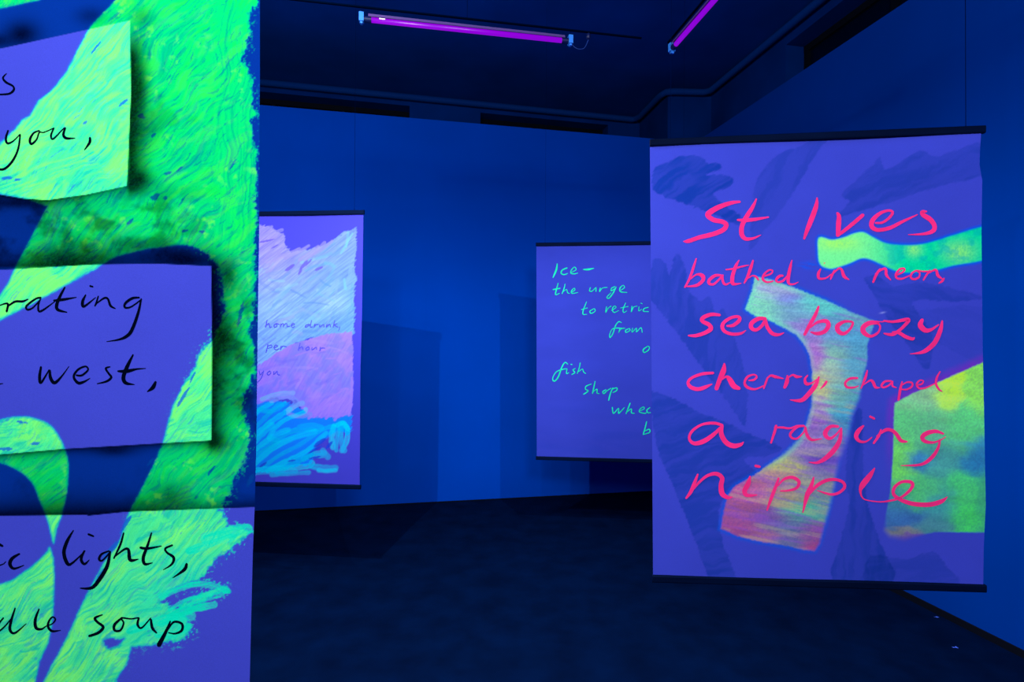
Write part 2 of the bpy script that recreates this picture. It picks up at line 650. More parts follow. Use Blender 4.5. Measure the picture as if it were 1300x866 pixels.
def lamp(pa, pb, zr, label, mark=False, cable=None):
    """tube lamp between pa and pb hanging from the rail at height zr"""
    pa, pb = Vector(pa), Vector(pb)
    d = (pb - pa).normalized()
    r = empty('tube_lamp', ((pa.x + pb.x) / 2, (pa.y + pb.y) / 2, pa.z))
    tag(r, label, 'lamp', 'ultraviolet tube lamps under the ceiling')
    up = Vector((0, 0, 1))
    a, b = pa + d * 0.035, pb - d * 0.035
    mesh('tube', *tube([a, b], 0.0135, 16), M_TUBE, r, smooth=True)
    s = d.cross(up).normalized()
    # folded reflector above the tube
    prof = [(-0.022, 0.008), (-0.014, 0.024), (0.014, 0.024), (0.022, 0.008)]
    V = [p + s * u + up * v for p in (a, b) for u, v in prof] + [p + s * u * .9 + up * (v - .0015) for p in (a, b) for u, v in prof]
    F = [(0, 1, 5, 4), (1, 2, 6, 5), (2, 3, 7, 6), (8, 12, 13, 9), (9, 13, 14, 10), (10, 14, 15, 11), (0, 4, 12, 8), (3, 11, 15, 7)]
    mesh('reflector', V, F, M_REFL, r)
    for p, q in ((pa, 1), (pb, -1)):
        mesh('socket', *tube([p + d * 0.012 * q, p + d * 0.050 * q], 0.0155, 14), M_SOCKET, r, smooth=False)
        e = p
        mesh('end_cap', *merge([bar(e + up * 0.006 - d * .012 * q, e + up * 0.006 + d * 0.012 * q, up, 0.034, 0.046),
                                bar(e - up * 0.012 - d * .006, e - up * 0.012 + d * 0.006, up, 0.02, 0.03)]), M_CAP, r)
        mesh('hanging_cord', *tube([e + up * 0.028, Vector((e.x, e.y, zr - 0.0042))], 0.0016, 6), M_WIRE, r)
    if mark:
        c = a + d * 0.07 - s * 0.016 * 0 
        side = -s if (-s).y < 0 else s
        mesh('pale_mark', *bar(a + d * 0.055 + side * 0.0145 + up * 0.0035, a + d * 0.085 + side * 0.0145 + up * 0.0035, up, 0.0015, 0.006), M_PALE_MARK, r)  # small pale bar on the tube near one end
    if cable:
        q = cable[-1]
        mesh('plug', *tube([(q.x, q.y, zr - 0.006), (q.x, q.y, zr - 0.012), (q.x, q.y, zr - 0.034), (q.x, q.y, zr - 0.040)], [0.006, 0.012, 0.012, 0.006], 10), M_SOCKET, r, smooth=True)
        mesh('cable', *tube(curve([tuple(v) for v in cable], False, 6), 0.0018, 6), M_CABLE, r)
    return r


hz = TH
zr = hz + 0.062
l1a, l1b = G(459, 24, hz), G(724, 52.5, hz)
l2a = G(853, 62, hz)
l2d = (G(908, -1, hz) - l2a).normalized()
dr1 = (l1b - l1a).normalized()
cb = l1b + dr1 * 0.03
cab = [l1b + Vector((0, 0, -0.005)), l1b + dr1 * 0.035 + Vector((0, 0, -0.035)), l1b + dr1 * 0.08 + Vector((0, 0, -0.03)), l1b + dr1 * 0.105 + Vector((0, 0, 0.02))]
lamp(l1a, l1b, zr, 'violet tube lamp seen full length, hanging crosswise under the ceiling left of centre', mark=True, cable=cab)
lamp(l2a, l2a + l2d * 1.14, zr, 'violet tube lamp cut off by the top of the picture, running towards the viewer')

# rail the cross lamp hangs from, with its dark socket
ra, rb = l1a - dr1 * 0.75, l1b + dr1 * 0.42
rail = mesh('lamp_rail', *bar((ra.x, ra.y, zr), (rb.x, rb.y, zr), (0, 0, 1), 0.010, 0.008), M_RAIL)
tag(rail, 'thin dark rail under the ceiling that carries the crosswise tube lamp', 'rail')
rc = l2a - l2d * 0.05
rail2 = mesh('lamp_rail', *bar((rc.x, rc.y, zr), tuple(Vector((rc.x, rc.y, zr)) + l2d * 2.6), (0, 0, 1), 0.010, 0.008), M_RAIL)
tag(rail2, 'thin dark rail that carries the tube lamp pointing towards the viewer', 'rail')
for rl, ds in ((rail, [0.06, 1.3]), (rail2, [0.5, 1.6])):
    o0, dd = (ra, dr1) if rl is rail else (rc, l2d)
    for s_ in ds:
        p = o0 + dd * s_
        mesh('rail_hanger', *tube([(p.x, p.y, zr), (p.x, p.y, ZC)], 0.0015, 6), M_WIRE, rl)


# ------------------------------------------------------------------ BANNERS
class Depth:
    """distance of the cloth along the viewing axis; a flat sheet has 1/distance linear across the picture"""
    def __init__(self, xa, za, xb, zb, wave=0.0, wl=60.0, ph=0.0):
        self.a = (1 / zb - 1 / za) / (xb - xa)
        self.b = 1 / za - self.a * xa
        self.w, self.l, self.p = wave, wl, ph

    def flat(self, x):
        return 1.0 / (self.a * x + self.b)

    def __call__(self, x, y):
        return self.flat(x) + self.w * np.sin(x / self.l + self.p + 0.5 * np.sin(y / 130.0)) * (0.6 + 0.4 * np.cos(y / 170.0))


def battens(r, dp, top_l, top_r, bot_l, bot_r, h_top, h_bot, thick=0.018):
    """top and bottom battens; points are photograph points on the batten's centre line"""
    for nm, a, b, h in (('top_batten', top_l, top_r, h_top), ('bottom_batten', bot_l, bot_r, h_bot)):
        pa, pb = P(*a, float(dp.flat(a[0])) - 0.004), P(*b, float(dp.flat(b[0])) - 0.004)
        d = (pb - pa).normalized()
        up = Vector((0, 0, 1))
        s = d.cross(up).normalized()
        prof = [(-.5, -.35), (-.35, -.5), (.35, -.5), (.5, -.35), (.5, .35), (.35, .5), (-.35, .5), (-.5, .35)]
        V = [p + s * (u * thick) + up * (v * h) for p in (pa, pb) for u, v in prof]
        F = [tuple(range(8)), tuple(range(8, 16))[::-1]] + [(i, i + 8, (i + 1) % 8 + 8, (i + 1) % 8) for i in range(8)]
        mesh(nm, V, F, M_BATTEN, r)
    return pa, pb


def wires(r, dp, pts, z_to, rad=0.0013, lean=0.0):
    for x, y in pts:
        p = P(x, y, float(dp.flat(x)) - 0.004)
        mesh('hanging_wire', *tube([p - Vector((0, 0, .004)), p + Vector((0, 0, 0.012)), Vector((p.x + lean, p.y, z_to))], [0.003, rad, rad], 6), M_WIRE, r)


def interp(pts):
    ys = [p[0] for p in pts]
    xs = [p[1] for p in pts]
    return lambda v: np.interp(v, ys, xs)


# ---- 1. neon pink banner (right)
dR = Depth(825, 2.49, 1250, 2.32, 0.006, 55, 0.4)
PURPLE = lin(60, 71, 193)


def rows_warp(tl, tr, bl, br, y0, y1):
    """rows run from the top line to the bottom line of the sheet"""
    def f(X, V):
        t = (V - y0) / (y1 - y0)
        ut = tl[1] + (tr[1] - tl[1]) * (X - tl[0]) / (tr[0] - tl[0])
        ub = bl[1] + (br[1] - bl[1]) * (X - bl[0]) / (br[0] - bl[0])
        return ut + (ub - ut) * t
    return f


def c_(pts, ox, oy, s):
    return [(ox + x / s, oy + y / s) for x, y in pts]


def paint_right(X, Y):
    c = Canvas(X, Y, PURPLE)
    c.C *= (0.94 + 0.12 * fbm(X / 60, Y / 60, 5))[..., None]
    rag = (fbm(X / 5.0, Y / 5.0, 9) - 0.5) * 5 + (aniso(X, Y, 35, 22, 2.2, 3) - .5) * 7
    darks = [
        ([(832, 244), (851, 252), (877, 261), (898, 268), (922, 280), (942, 286), (938, 272), (915, 257), (907, 245), (927, 237), (930, 226), (917, 222), (897, 222), (915, 215), (914, 208), (900, 207), (889, 199), (862, 198), (848, 205), (832, 212), (827, 230)], 0.75, 32),
        ([(957, 245), (965, 221), (989, 195), (1008, 188), (1028, 180), (1050, 177), (1036, 196), (1012, 237), (993, 266), (969, 296), (955, 315), (951, 316), (953, 288)], 0.42, 60),
        ([(1066, 274), (1115, 261), (1165, 245), (1207, 233), (1250, 220), (1250, 181), (1211, 192), (1188, 199), (1173, 191), (1155, 197), (1138, 210), (1122, 214), (1117, 200), (1103, 214), (1082, 233), (1069, 247), (1078, 256)], 0.5, 25),
        ([(822, 371), (835, 391), (866, 432), (891, 467), (922, 508), (942, 538), (947, 536), (949, 493), (940, 450), (929, 421), (918, 391), (909, 400), (901, 376), (891, 383), (882, 376), (875, 368), (868, 335), (858, 322), (850, 350), (845, 335), (835, 328), (828, 335)], 0.5, 80),
        ([(826, 497), (863, 510), (886, 523), (921, 536), (953, 552), (992, 569), (969, 580), (945, 583), (962, 606), (926, 626), (912, 650), (918, 690), (934, 735), (902, 735), (884, 690), (868, 650), (847, 600), (836, 573), (831, 547), (826, 520)], 0.58, 20),
        ([(1097, 353), (1117, 352), (1135, 364), (1161, 359), (1184, 361), (1250, 377), (1209, 383), (1172, 381), (1158, 387), (1176, 412), (1184, 435), (1181, 464), (1172, 468), (1163, 453), (1150, 435), (1124, 401), (1110, 375)], 0.46, -15),
        ([(1080, 540), (1094, 520), (1096, 590), (1102, 640), (1118, 690), (1135, 738), (1058, 738), (1066, 690), (1078, 640), (1074, 600)], 0.55, 88),
        ([(1105, 706), (1150, 710), (1185, 700), (1200, 718), (1218, 742), (1150, 745), (1100, 745)], 0.4, 10),
        ([(1130, 386), (1160, 395), (1250, 390), (1250, 460), (1200, 440), (1150, 420)], 0.18, -20),
    ]
    for i, (p, k, ang) in enumerate(darks):
        d = sdf(curve(p, True, 3), X, Y) + rag * 0.55
        st = aniso(X + 14 * fbm(X / 22, Y / 22, 40 + i), Y + 14 * fbm(X / 22, Y / 22, 50 + i), ang, 55, 7, 30 + i)
        a = smooth(1.4, -1.4, d) * (0.75 + 0.5 * smooth(0.35, 0.7, st)) * k
        c.mul((0.12, 0.62, 0.62), a)
    # sprayed stencil shapes
    fine = fbm(X / 1.6, Y / 1.6, 77, 2) - 0.5
    # green wave
    w = [(1040, 301.5), (1056, 304.6), (1071.5, 301.5), (1084, 296.6), (1096, 295), (1108.5, 301.5), (1125, 309), (1148.5, 311.5), (1171.5, 310), (1194.6, 304), (1210, 299), (1260, 288), (1260, 325), (1210, 337), (1187, 343), (1156, 346), (1138, 344), (1118, 335), (1104, 329), (1093, 328), (1079, 334), (1064, 339), (1053, 341), (1041, 335), (1038.5, 317)]
    d = sdf(curve(w, True, 4), X, Y)
    halo = smooth(5.5, 1.0, d) * 0.9
    tail = np.exp(-((X - 1027) / 12) ** 2 - ((Y - 337) / 4.5) ** 2) * smooth(.35, .6, aniso(X, Y, -12, 18, 2, 8))
    c.mix(lin(0, 85, 225), np.maximum(halo, tail))
    t = smooth(1085, 1150, X)
    col = lin(120, 255, 150)[None, None] * (1 - t[..., None]) + lin(0, 226, 155) * t[..., None]
    yb = np.exp(-(((X - 1063) / 28) ** 2 + ((Y - 309) / 9) ** 2)) + 0.8 * np.exp(-(((X - 1218) / 17) ** 2 + ((Y - 320) / 12) ** 2)) + 0.7 * np.exp(-(((X - 1160) / 9) ** 2 + ((Y - 317) / 8) ** 2))
    col = col + (lin(175, 255, 85) - col) * np.clip(yb * (0.8 + fine), 0, 1)[..., None] * 0.75
    tb = smooth(0.5, 0.7, fbm(X / 13, Y / 11, 31)) * t
    col = col + (lin(0, 190, 175) - col) * (tb * .6)[..., None]
    col = col * (1 + fine * 0.25)[..., None]
    c.mix(col, smooth(1.6, -1.6, d))
    # curved neck shape
    n = [(958.5, 351), (981.5, 356), (1014, 367.7), (1056, 384.6), (1084, 398), (1111, 408), (1108, 416), (1100.8, 439), (1101, 459), (1096, 475), (1090, 506), (1081, 526), (1076, 552), (1068, 570), (1061, 600), (1056, 630), (1049, 656), (1040, 690), (1034, 699), (1020, 698), (998.5, 693), (968, 688), (937, 681), (915, 671), (920, 645), (924.6, 628), (934, 617), (958.5, 603), (975, 591), (992, 580), (1004.6, 569), (1014, 558), (1024.6, 537), (1031, 514), (1031.5, 485), (1031, 470), (1028, 451.5), (1021.5, 438), (1011, 425), (995, 416), (975, 406), (958.5, 401), (946, 393), (954.6, 370)]
    d = sdf(n, X, Y) + fine * 2.5
    blur = 1.5 + 4.0 * smooth(430, 560, Y) * smooth(1000, 1090, X) + 3 * smooth(600, 560, Y) * smooth(540, 580, Y)
    c.mix(lin(0, 85, 215), smooth(7, 0, d) * 0.8 * (1 - 0.8 * smooth(1050, 1090, X)))
    hs = aniso(X, Y, -4, 55, 4.5, 55) - 0.5
    hs2 = aniso(X, Y, -14, 38, 3.5, 57) - 0.5
    blobs = [  # x, y, rx, ry, colour
        (965, 388, 22, 18, (135, 226, 180)), (985, 368, 20, 12, (160, 165, 195)), (1005, 392, 26, 12, (120, 165, 190)), (1045, 385, 30, 10, (95, 205, 185)), (1085, 404, 18, 9, (110, 170, 175)),
        (1000, 378, 14, 7, (125, 120, 215)), (1075, 425, 22, 22, (85, 165, 195)), (1030, 420, 22, 10, (155, 135, 205)), (1062, 430, 12, 16, (110, 150, 190)),
        (1035, 452, 10, 14, (180, 120, 195)), (1060, 446, 12, 12, (150, 215, 165)), (1085, 468, 18, 22, (95, 170, 190)), (1058, 475, 14, 18, (165, 195, 165)),
        (1042, 490, 10, 14, (210, 210, 130)), (1066, 500, 14, 18, (130, 195, 165)), (1078, 500, 14, 20, (85, 170, 180)), (1035, 520, 12, 14, (170, 150, 180)),
        (1030, 535, 12, 8, (155, 95, 190)), (1075, 530, 12, 16, (60, 155, 190)), (1040, 556, 26, 10, (145, 115, 180)), (1060, 550, 12, 12, (110, 140, 185)),
        (1045, 575, 28, 5, (165, 145, 165)), (1040, 583, 26, 7, (105, 75, 180)), (1000, 590, 18, 8, (190, 190, 110)), (985, 605, 22, 8, (190, 145, 135)),
        (1050, 598, 20, 6, (130, 120, 165)), (960, 625, 22, 12, (190, 95, 150)), (990, 625, 18, 9, (185, 150, 130)), (1020, 612, 20, 8, (155, 160, 140)), (1040, 622, 20, 10, (130, 145, 150)),
        (945, 645, 18, 12, (175, 95, 140)), (1000, 635, 20, 7, (165, 160, 120)), (1020, 648, 24, 10, (70, 190, 140)), (1048, 645, 14, 12, (105, 150, 150)), (975, 655, 25, 10, (135, 85, 160)),
        (940, 670, 20, 9, (165, 80, 140)), (1000, 668, 24, 10, (100, 120, 160)), (970, 680, 20, 8, (175, 110, 140)), (1030, 680, 18, 12, (150, 85, 150)), (1035, 694, 12, 6, (185, 70, 130)), (1005, 688, 18, 6, (100, 110, 150)),
    ]
    num = np.zeros(X.shape + (3,))
    den = np.full(X.shape, 1e-6)
    Xw = X + hs * 16
    Yw = Y + hs2 * 10
    for bx, by, rx, ry, cc in blobs:
        g = np.exp(-((Xw - bx) / rx) ** 2 - ((Yw - by) / ry) ** 2)
        num += g[..., None] * lin(*cc)
        den += g
    col = num / den[..., None]
    col = col * (1 + fine * 0.35 + hs * 0.55)[..., None] * 1.05
    col = col + (lin(150, 80, 210) - col) * (smooth(0.06, 0.22, hs2) * 0.35)[..., None]
    col = col + (lin(205, 190, 140) - col) * (smooth(0.08, 0.25, -hs2) * 0.30 * smooth(430, 520, Y))[..., None]
    rim = smooth(-9, -1, d) * smooth(620, 560, Y) * smooth(1050, 1010, X)
    col = col + (lin(120, 235, 180) - col) * (rim * .5)[..., None]
    c.mix(col, smooth(blur, -blur, d) * (0.93 + fine * .3))
    # right green block
    b = [(1136, 512), (1157.7, 500), (1179, 491), (1210, 477), (1260, 455), (1260, 676), (1187, 675.5), (1165, 680), (1148, 684), (1130, 680), (1124, 673), (1125, 652), (1130, 626), (1132, 606), (1134, 575), (1135, 529)]
    d = sdf(b, X, Y) + fine * 1.5
    c.mix(lin(120, 45, 190), smooth(14, 0, d) * 0.75 * smooth(620, 520, Y) * (0.7 + 0.6 * vnoise(X / 9, Y / 9, 4)))
    blobs = [(1201, 500, 12, 16, (190, 255, 60)), (1240, 505, 10, 14, (140, 235, 90)), (1170, 505, 24, 12, (135, 200, 140)), (1150, 540, 16, 22, (95, 210, 125)), (1145, 580, 12, 22, (110, 215, 90)),
             (1185, 540, 20, 16, (95, 190, 130)), (1225, 545, 20, 20, (90, 210, 120)), (1240, 580, 16, 18, (40, 125, 175)), (1195, 580, 22, 16, (70, 160, 150)), (1165, 585, 14, 8, (50, 120, 180)),
             (1170, 625, 22, 14, (80, 195, 115)), (1225, 625, 18, 18, (70, 200, 110)), (1195, 640, 16, 18, (60, 150, 150)), (1150, 655, 20, 10, (55, 105, 165)), (1230, 655, 18, 16, (65, 205, 95)), (1190, 665, 20, 8, (70, 135, 140)),
             (1140, 675, 18, 5, (120, 125, 120)), (1155, 681, 16, 3, (105, 75, 150)), (1250, 640, 8, 30, (60, 170, 120)), (1140, 640, 12, 14, (60, 130, 155))]
    num = np.zeros(X.shape + (3,))
    den = np.full(X.shape, 1e-6)
    h3 = aniso(X, Y, -6, 26, 9, 91) - 0.5
    h4 = fbm(X / 12, Y / 12, 97) - .5
    for bx, by, rx, ry, cc in blobs:
        g = np.exp(-((X + h4 * 18 - bx) / rx) ** 2 - ((Y + h3 * 16 - by) / ry) ** 2)
        num += g[..., None] * lin(*cc)
        den += g
    col = num / den[..., None] * (1 + fine * .35 + h3 * 0.4)[..., None] * 1.15
    bl = 1.2 + 5 * smooth(640, 690, Y) * smooth(1190, 1140, X)
    c.mix(col, smooth(bl, -bl, d) * (0.95 + fine * .2))
    # two stray specks
    c.mix(lin(150, 160, 230), np.exp(-((X - 1119 - (Y - 398) * -1.5) / 3) ** 2 - ((Y - 397) / 1.2) ** 2) * .7)
    c.mix(lin(230, 120, 110), smooth(1.4, .6, np.hypot(X - 1046.5, Y - 334)))
    return c.C


def make_right():
    base = P(1040, 745, 2.40)
    r = empty('painted_banner', (base.x, base.y, base.z))
    tag(r, 'large banner with neon pink handwriting and sprayed green shapes hanging at the right', 'banner', 'painted cloth banners hung between black battens')
    el = interp([(170, 825), (300, 826), (731, 829), (760, 829)])
    er = interp([(160, 1246.5), (200, 1244), (215, 1243.5), (235, 1247), (300, 1246), (440, 1247.5), (560, 1250), (640, 1251.5), (690, 1249), (750, 1248)])
    dR.warp = rows_warp((825, 180), (1250, 163), (828, 733), (1250, 747), 170, 745)
    xs = np.linspace(0, 1, 400)
    ys = np.linspace(170, 745, 540)
    s = sheet('sheet', xs, ys, el, er, dR, paint_right, r)
    battens(r, dR, (825, 181.5), (1250, 164.5), (828, 734.5), (1251, 747), 0.031, 0.031)
    wires(r, dR, [(1226, 162)], ZC, 0.0014, -0.02)
    wires(r, dR, [(851, 176.5)], ZC, 0.0008)
    L = [
        ('neon pink brush lettering reading St Ives', 860, 240, [
            [(515, 105, 16), (440, 115, 28), (340, 150, 36), (265, 195, 40), (252, 220, 36), (300, 255, 34), (370, 270, 32), (403, 295, 34), (380, 335, 34), (300, 370, 34), (180, 400, 30), (90, 430, 28), (52, 432, 8)],
            [(652, 82, 10), (620, 150, 26), (570, 230, 34), (535, 300, 34), (530, 370, 34), (560, 410, 28), (620, 408, 18), (688, 380, 6)],
            [(497, 255, 14), (560, 258, 26), (640, 250, 24), (752, 232, 10)],
            [(1152, 75, 12), (1145, 140, 32), (1110, 240, 38), (1070, 340, 30), (1046, 410, 16)],
            [(1320, 200, 20), (1333, 225, 30), (1330, 290, 38), (1325, 380, 30)], [(1320, 385, 20), (1375, 345, 24), (1455, 280, 28), (1530, 215, 26)],
            [(1635, 280, 14), (1695, 275, 18), (1755, 230, 20), (1775, 190, 20), (1735, 178, 18), (1665, 205, 26), (1610, 260, 34), (1605, 310, 34), (1655, 338, 28), (1755, 320, 28), (1855, 270, 22), (1980, 212, 8)],
            [(2055, 185, 14), (2020, 190, 28), (2030, 215, 34), (2085, 250, 36), (2120, 300, 34), (2110, 345, 32), (2035, 370, 20), (1905, 377, 5)]]),
        ('neon pink brush lettering reading bathed in neon', 860, 240, [
            [(155, 575, 10), (135, 640, 18), (100, 740, 18), (62, 810, 12)], [(110, 740, 10), (160, 705, 14), (205, 715, 30), (212, 750, 26), (170, 790, 22), (110, 803, 14), (70, 803, 8)],
            [(360, 712, 14), (310, 715, 22), (265, 750, 24), (262, 780, 20), (300, 785, 16), (350, 740, 14), (375, 712, 14)], [(372, 715, 14), (375, 760, 18), (395, 788, 16), (440, 770, 8)],
            [(508, 588, 8), (480, 640, 24), (455, 720, 28), (455, 775, 28), (480, 785, 16), (525, 778, 6)], [(402, 665, 10), (460, 658, 14), (530, 640, 12), (588, 628, 6)],
            [(625, 590, 12), (605, 650, 24), (580, 720, 20), (552, 775, 12)], [(585, 735, 8), (620, 715, 10), (650, 725, 16), (668, 750, 12)],
            [(715, 720, 12), (770, 700, 12), (785, 675, 12), (755, 670, 12), (715, 705, 16), (705, 745, 18), (740, 768, 14), (790, 760, 10)],
            [(870, 715, 14), (840, 720, 20), (815, 750, 18), (830, 768, 14), (870, 758, 16), (905, 720, 12)], [(945, 588, 8), (930, 650, 22), (915, 730, 26), (920, 780, 18), (960, 785, 12), (998, 768, 6)],
            [(1180, 662, 12), (1163, 700, 22), (1170, 738, 18), (1225, 735, 12), (1275, 700, 8)],
            [(1295, 670, 10), (1275, 715, 16), (1263, 745, 10)], [(1275, 710, 8), (1325, 660, 14), (1355, 665, 18), (1375, 720, 24), (1415, 747, 8)],
            [(1675, 660, 14), (1645, 700, 20), (1615, 768, 16)], [(1635, 700, 10), (1695, 660, 16), (1720, 665, 20), (1725, 710, 20), (1760, 750, 8)],
            [(1810, 710, 12), (1860, 685, 14), (1875, 660, 14), (1840, 660, 16), (1805, 700, 18), (1810, 735, 16), (1855, 740, 14), (1915, 715, 8)],
            [(1975, 672, 12), (1940, 690, 14), (1925, 725, 16), (1950, 745, 16), (1990, 730, 14), (2000, 695, 12), (1980, 675, 12), (2025, 680, 12), (2070, 680, 12)],
            [(2085, 670, 10), (2055, 710, 14), (2030, 752, 10)], [(2055, 705, 8), (2105, 675, 14), (2135, 670, 18), (2150, 715, 22), (2190, 745, 8)],
            [(2200, 738, 12), (2185, 760, 18), (2157, 778, 8)]]),
        ('neon pink brush lettering reading sea boozy', 860, 370, [
            [(348, 195, 20), (280, 190, 26), (215, 215, 30), (205, 245, 28), (260, 275, 30), (275, 310, 32), (220, 345, 28), (150, 365, 24), (92, 365, 12)],
            [(410, 285, 14), (460, 280, 24), (510, 240, 28), (505, 210, 22), (450, 215, 22), (390, 250, 24), (370, 290, 28), (390, 330, 24), (450, 352, 24), (520, 348, 20), (565, 322, 6)],
            [(725, 225, 24), (670, 225, 30), (615, 260, 32), (610, 300, 30), (650, 318, 24), (700, 280, 24), (725, 235, 24)], [(725, 225, 22), (740, 290, 26), (780, 345, 28), (830, 358, 22), (878, 342, 6)],
            [(1165, 125, 16), (1140, 190, 26), (1090, 280, 28), (1050, 355, 22)], [(1095, 300, 10), (1155, 255, 20), (1225, 245, 30), (1247, 280, 34), (1215, 330, 30), (1155, 348, 26), (1100, 335, 10)],
            [(1430, 248, 16), (1375, 250, 22), (1322, 285, 34), (1330, 330, 34), (1375, 348, 26), (1425, 310, 20), (1448, 262, 18), (1430, 248, 14)],
            [(1655, 258, 26), (1588, 260, 34), (1535, 295, 38), (1540, 340, 36), (1595, 370, 22), (1655, 340, 16), (1673, 290, 14), (1650, 258, 14)], [(1635, 250, 8), (1695, 250, 8), (1715, 242, 10)],
            [(1705, 243, 14), (1775, 250, 18), (1845, 240, 24), (1895, 230, 24), (1905, 245, 26), (1845, 310, 22), (1775, 355, 26), (1705, 347, 10)], [(1775, 335, 10), (1825, 340, 24), (1885, 375, 26), (1940, 392, 22), (1955, 380, 8)],
            [(2020, 235, 24), (2005, 280, 40), (2045, 320, 36), (2095, 315, 22), (2155, 275, 10)], [(2185, 245, 14), (2170, 320, 32), (2125, 420, 36), (2055, 485, 32), (1995, 508, 18), (1920, 516, 5)]]),
        ('neon pink brush lettering reading cherry, chapel', 860, 460, [
            [(295, 88, 18), (210, 95, 22), (125, 125, 20), (88, 165, 22), (110, 205, 28), (170, 222, 28), (230, 205, 26), (285, 180, 8)],
            [(388, 12, 12), (380, 70, 40), (350, 140, 34), (322, 218, 30)], [(345, 160, 10), (400, 120, 16), (430, 140, 36), (465, 195, 40), (510, 215, 24)],
            [(590, 150, 10), (630, 145, 16), (655, 120, 14), (630, 102, 12), (580, 120, 18), (555, 165, 18), (575, 205, 22), (640, 222, 14), (710, 195, 10)],
            [(745, 125, 12), (730, 165, 16), (712, 215, 12)], [(735, 140, 8), (770, 110, 16), (810, 120, 22), (875, 135, 6)],
            [(908, 110, 12), (905, 155, 30), (885, 208, 22)], [(905, 135, 10), (950, 105, 14), (985, 120, 22), (1025, 118, 8)],
            [(1075, 108, 10), (1052, 140, 18), (1065, 178, 24), (1110, 170, 14), (1150, 140, 8)], [(1168, 120, 12), (1140, 190, 32), (1080, 265, 34), (1020, 315, 28), (930, 310, 6)],
            [(1230, 160, 18), (1210, 190, 18), (1180, 220, 6)],
            [(1485, 130, 16), (1425, 135, 20), (1385, 170, 18), (1400, 205, 18), (1455, 208, 14), (1495, 195, 6)],
            [(1567, 68, 10), (1550, 130, 20), (1515, 215, 10)], [(1530, 190, 6), (1590, 150, 14), (1615, 165, 22), (1635, 205, 20), (1670, 210, 6)],
            [(1765, 155, 12), (1715, 158, 16), (1685, 190, 16), (1700, 208, 14), (1745, 190, 12), (1775, 158, 12)], [(1775, 158, 12), (1775, 195, 14), (1807, 210, 6)],
            [(1855, 160, 10), (1840, 220, 20), (1825, 310, 18)], [(1850, 190, 8), (1895, 165, 12), (1935, 170, 14), (1935, 200, 14), (1890, 225, 12), (1840, 222, 10)],
            [(1975, 190, 8), (2015, 180, 12), (2030, 155, 10), (2000, 150, 12), (1975, 180, 14), (1995, 215, 14), (2055, 208, 12), (2135, 170, 8)],
            [(2167, 78, 10), (2140, 130, 16), (2135, 180, 18), (2160, 225, 14), (2185, 240, 6)]]),
        ('neon pink brush lettering reading a raging', 860, 460, [
            [(370, 520, 20), (300, 502, 22), (200, 515, 18), (120, 570, 20), (98, 630, 20), (140, 670, 28), (220, 650, 34), (300, 595, 28), (355, 540, 20)], [(368, 525, 24), (362, 590, 34), (400, 660, 36), (460, 690, 36), (520, 680, 26), (545, 660, 8)],
            [(815, 525, 20), (800, 580, 20), (772, 665, 14)], [(800, 540, 8), (860, 538, 16), (930, 545, 14), (985, 525, 12), (1045, 525, 16)],
            [(1045, 525, 14), (990, 535, 16), (935, 585, 20), (940, 620, 16), (985, 630, 14), (1040, 580, 12), (1055, 540, 12)], [(1055, 535, 16), (1070, 600, 24), (1110, 640, 20), (1190, 630, 6)],
            [(1325, 530, 20), (1265, 530, 24), (1222, 575, 34), (1228, 612, 30), (1265, 628, 22), (1315, 590, 14), (1350, 545, 12)], [(1353, 545, 14), (1340, 640, 30), (1295, 720, 38), (1225, 790, 34), (1155, 828, 20), (1085, 825, 6)],
            [(1535, 525, 14), (1495, 565, 32), (1475, 610, 32), (1500, 650, 22), (1555, 655, 14), (1605, 620, 8)], [(1590, 448, 16), (1625, 466, 16)],
            [(1680, 555, 10), (1665, 600, 20), (1620, 668, 16)], [(1645, 610, 10), (1715, 560, 24), (1765, 560, 24), (1805, 590, 28), (1845, 645, 28), (1895, 655, 12)],
            [(2195, 590, 14), (2135, 570, 26), (2065, 583, 34), (2022, 615, 34), (2040, 650, 28), (2105, 662, 18), (2165, 645, 12), (2213, 615, 6)], [(2165, 640, 14), (2150, 710, 22), (2095, 790, 28), (2005, 845, 20), (1845, 852, 6)]]),
        ('neon pink brush lettering reading nipple', 860, 560, [
            [(168, 275, 12), (140, 350, 26), (110, 420, 26), (72, 472, 14)], [(110, 425, 10), (180, 340, 18), (250, 285, 22), (320, 270, 28), (368, 305, 32), (360, 370, 36), (370, 435, 38), (415, 466, 26), (455, 462, 6)],
            [(600, 292, 12), (585, 350, 36), (555, 410, 36), (575, 448, 28), (655, 445, 8)], [(645, 205, 20), (678, 212, 18)],
            [(835, 308, 16), (810, 380, 24), (775, 470, 26), (740, 570, 12)], [(830, 370, 8), (880, 315, 20), (950, 300, 24), (1003, 335, 26), (985, 385, 22), (920, 408, 16), (850, 412, 10)],
            [(1125, 300, 12), (1105, 370, 30), (1070, 450, 36), (1035, 590, 8)], [(1080, 450, 12), (1150, 370, 26), (1230, 325, 26), (1305, 318, 22), (1365, 340, 22), (1380, 380, 22), (1335, 425, 20), (1265, 440, 18), (1155, 408, 8)],
            [(1627, 225, 10), (1585, 290, 38), (1530, 360, 42), (1510, 410, 20), (1525, 465, 10), (1565, 488, 8), (1675, 502, 10), (1765, 490, 16), (1845, 465, 18), (1915, 410, 24), (1942, 360, 26), (1915, 335, 24), (1845, 340, 22), (1790, 385, 24), (1785, 440, 24), (1845, 485, 28), (1945, 518, 32), (2075, 525, 34), (2175, 500, 32), (2227, 462, 8)]]),
    ]
    for lab, ox, oy, st in L:
        lettering(st, ox, oy, 6.5, dR, M_PINK, r, lab, grow=1.12)


# ---- 2. foreground banner (left)
dF = Depth(-441, 1.27, 329, 1.25, 0.0045, 80, 1.0)


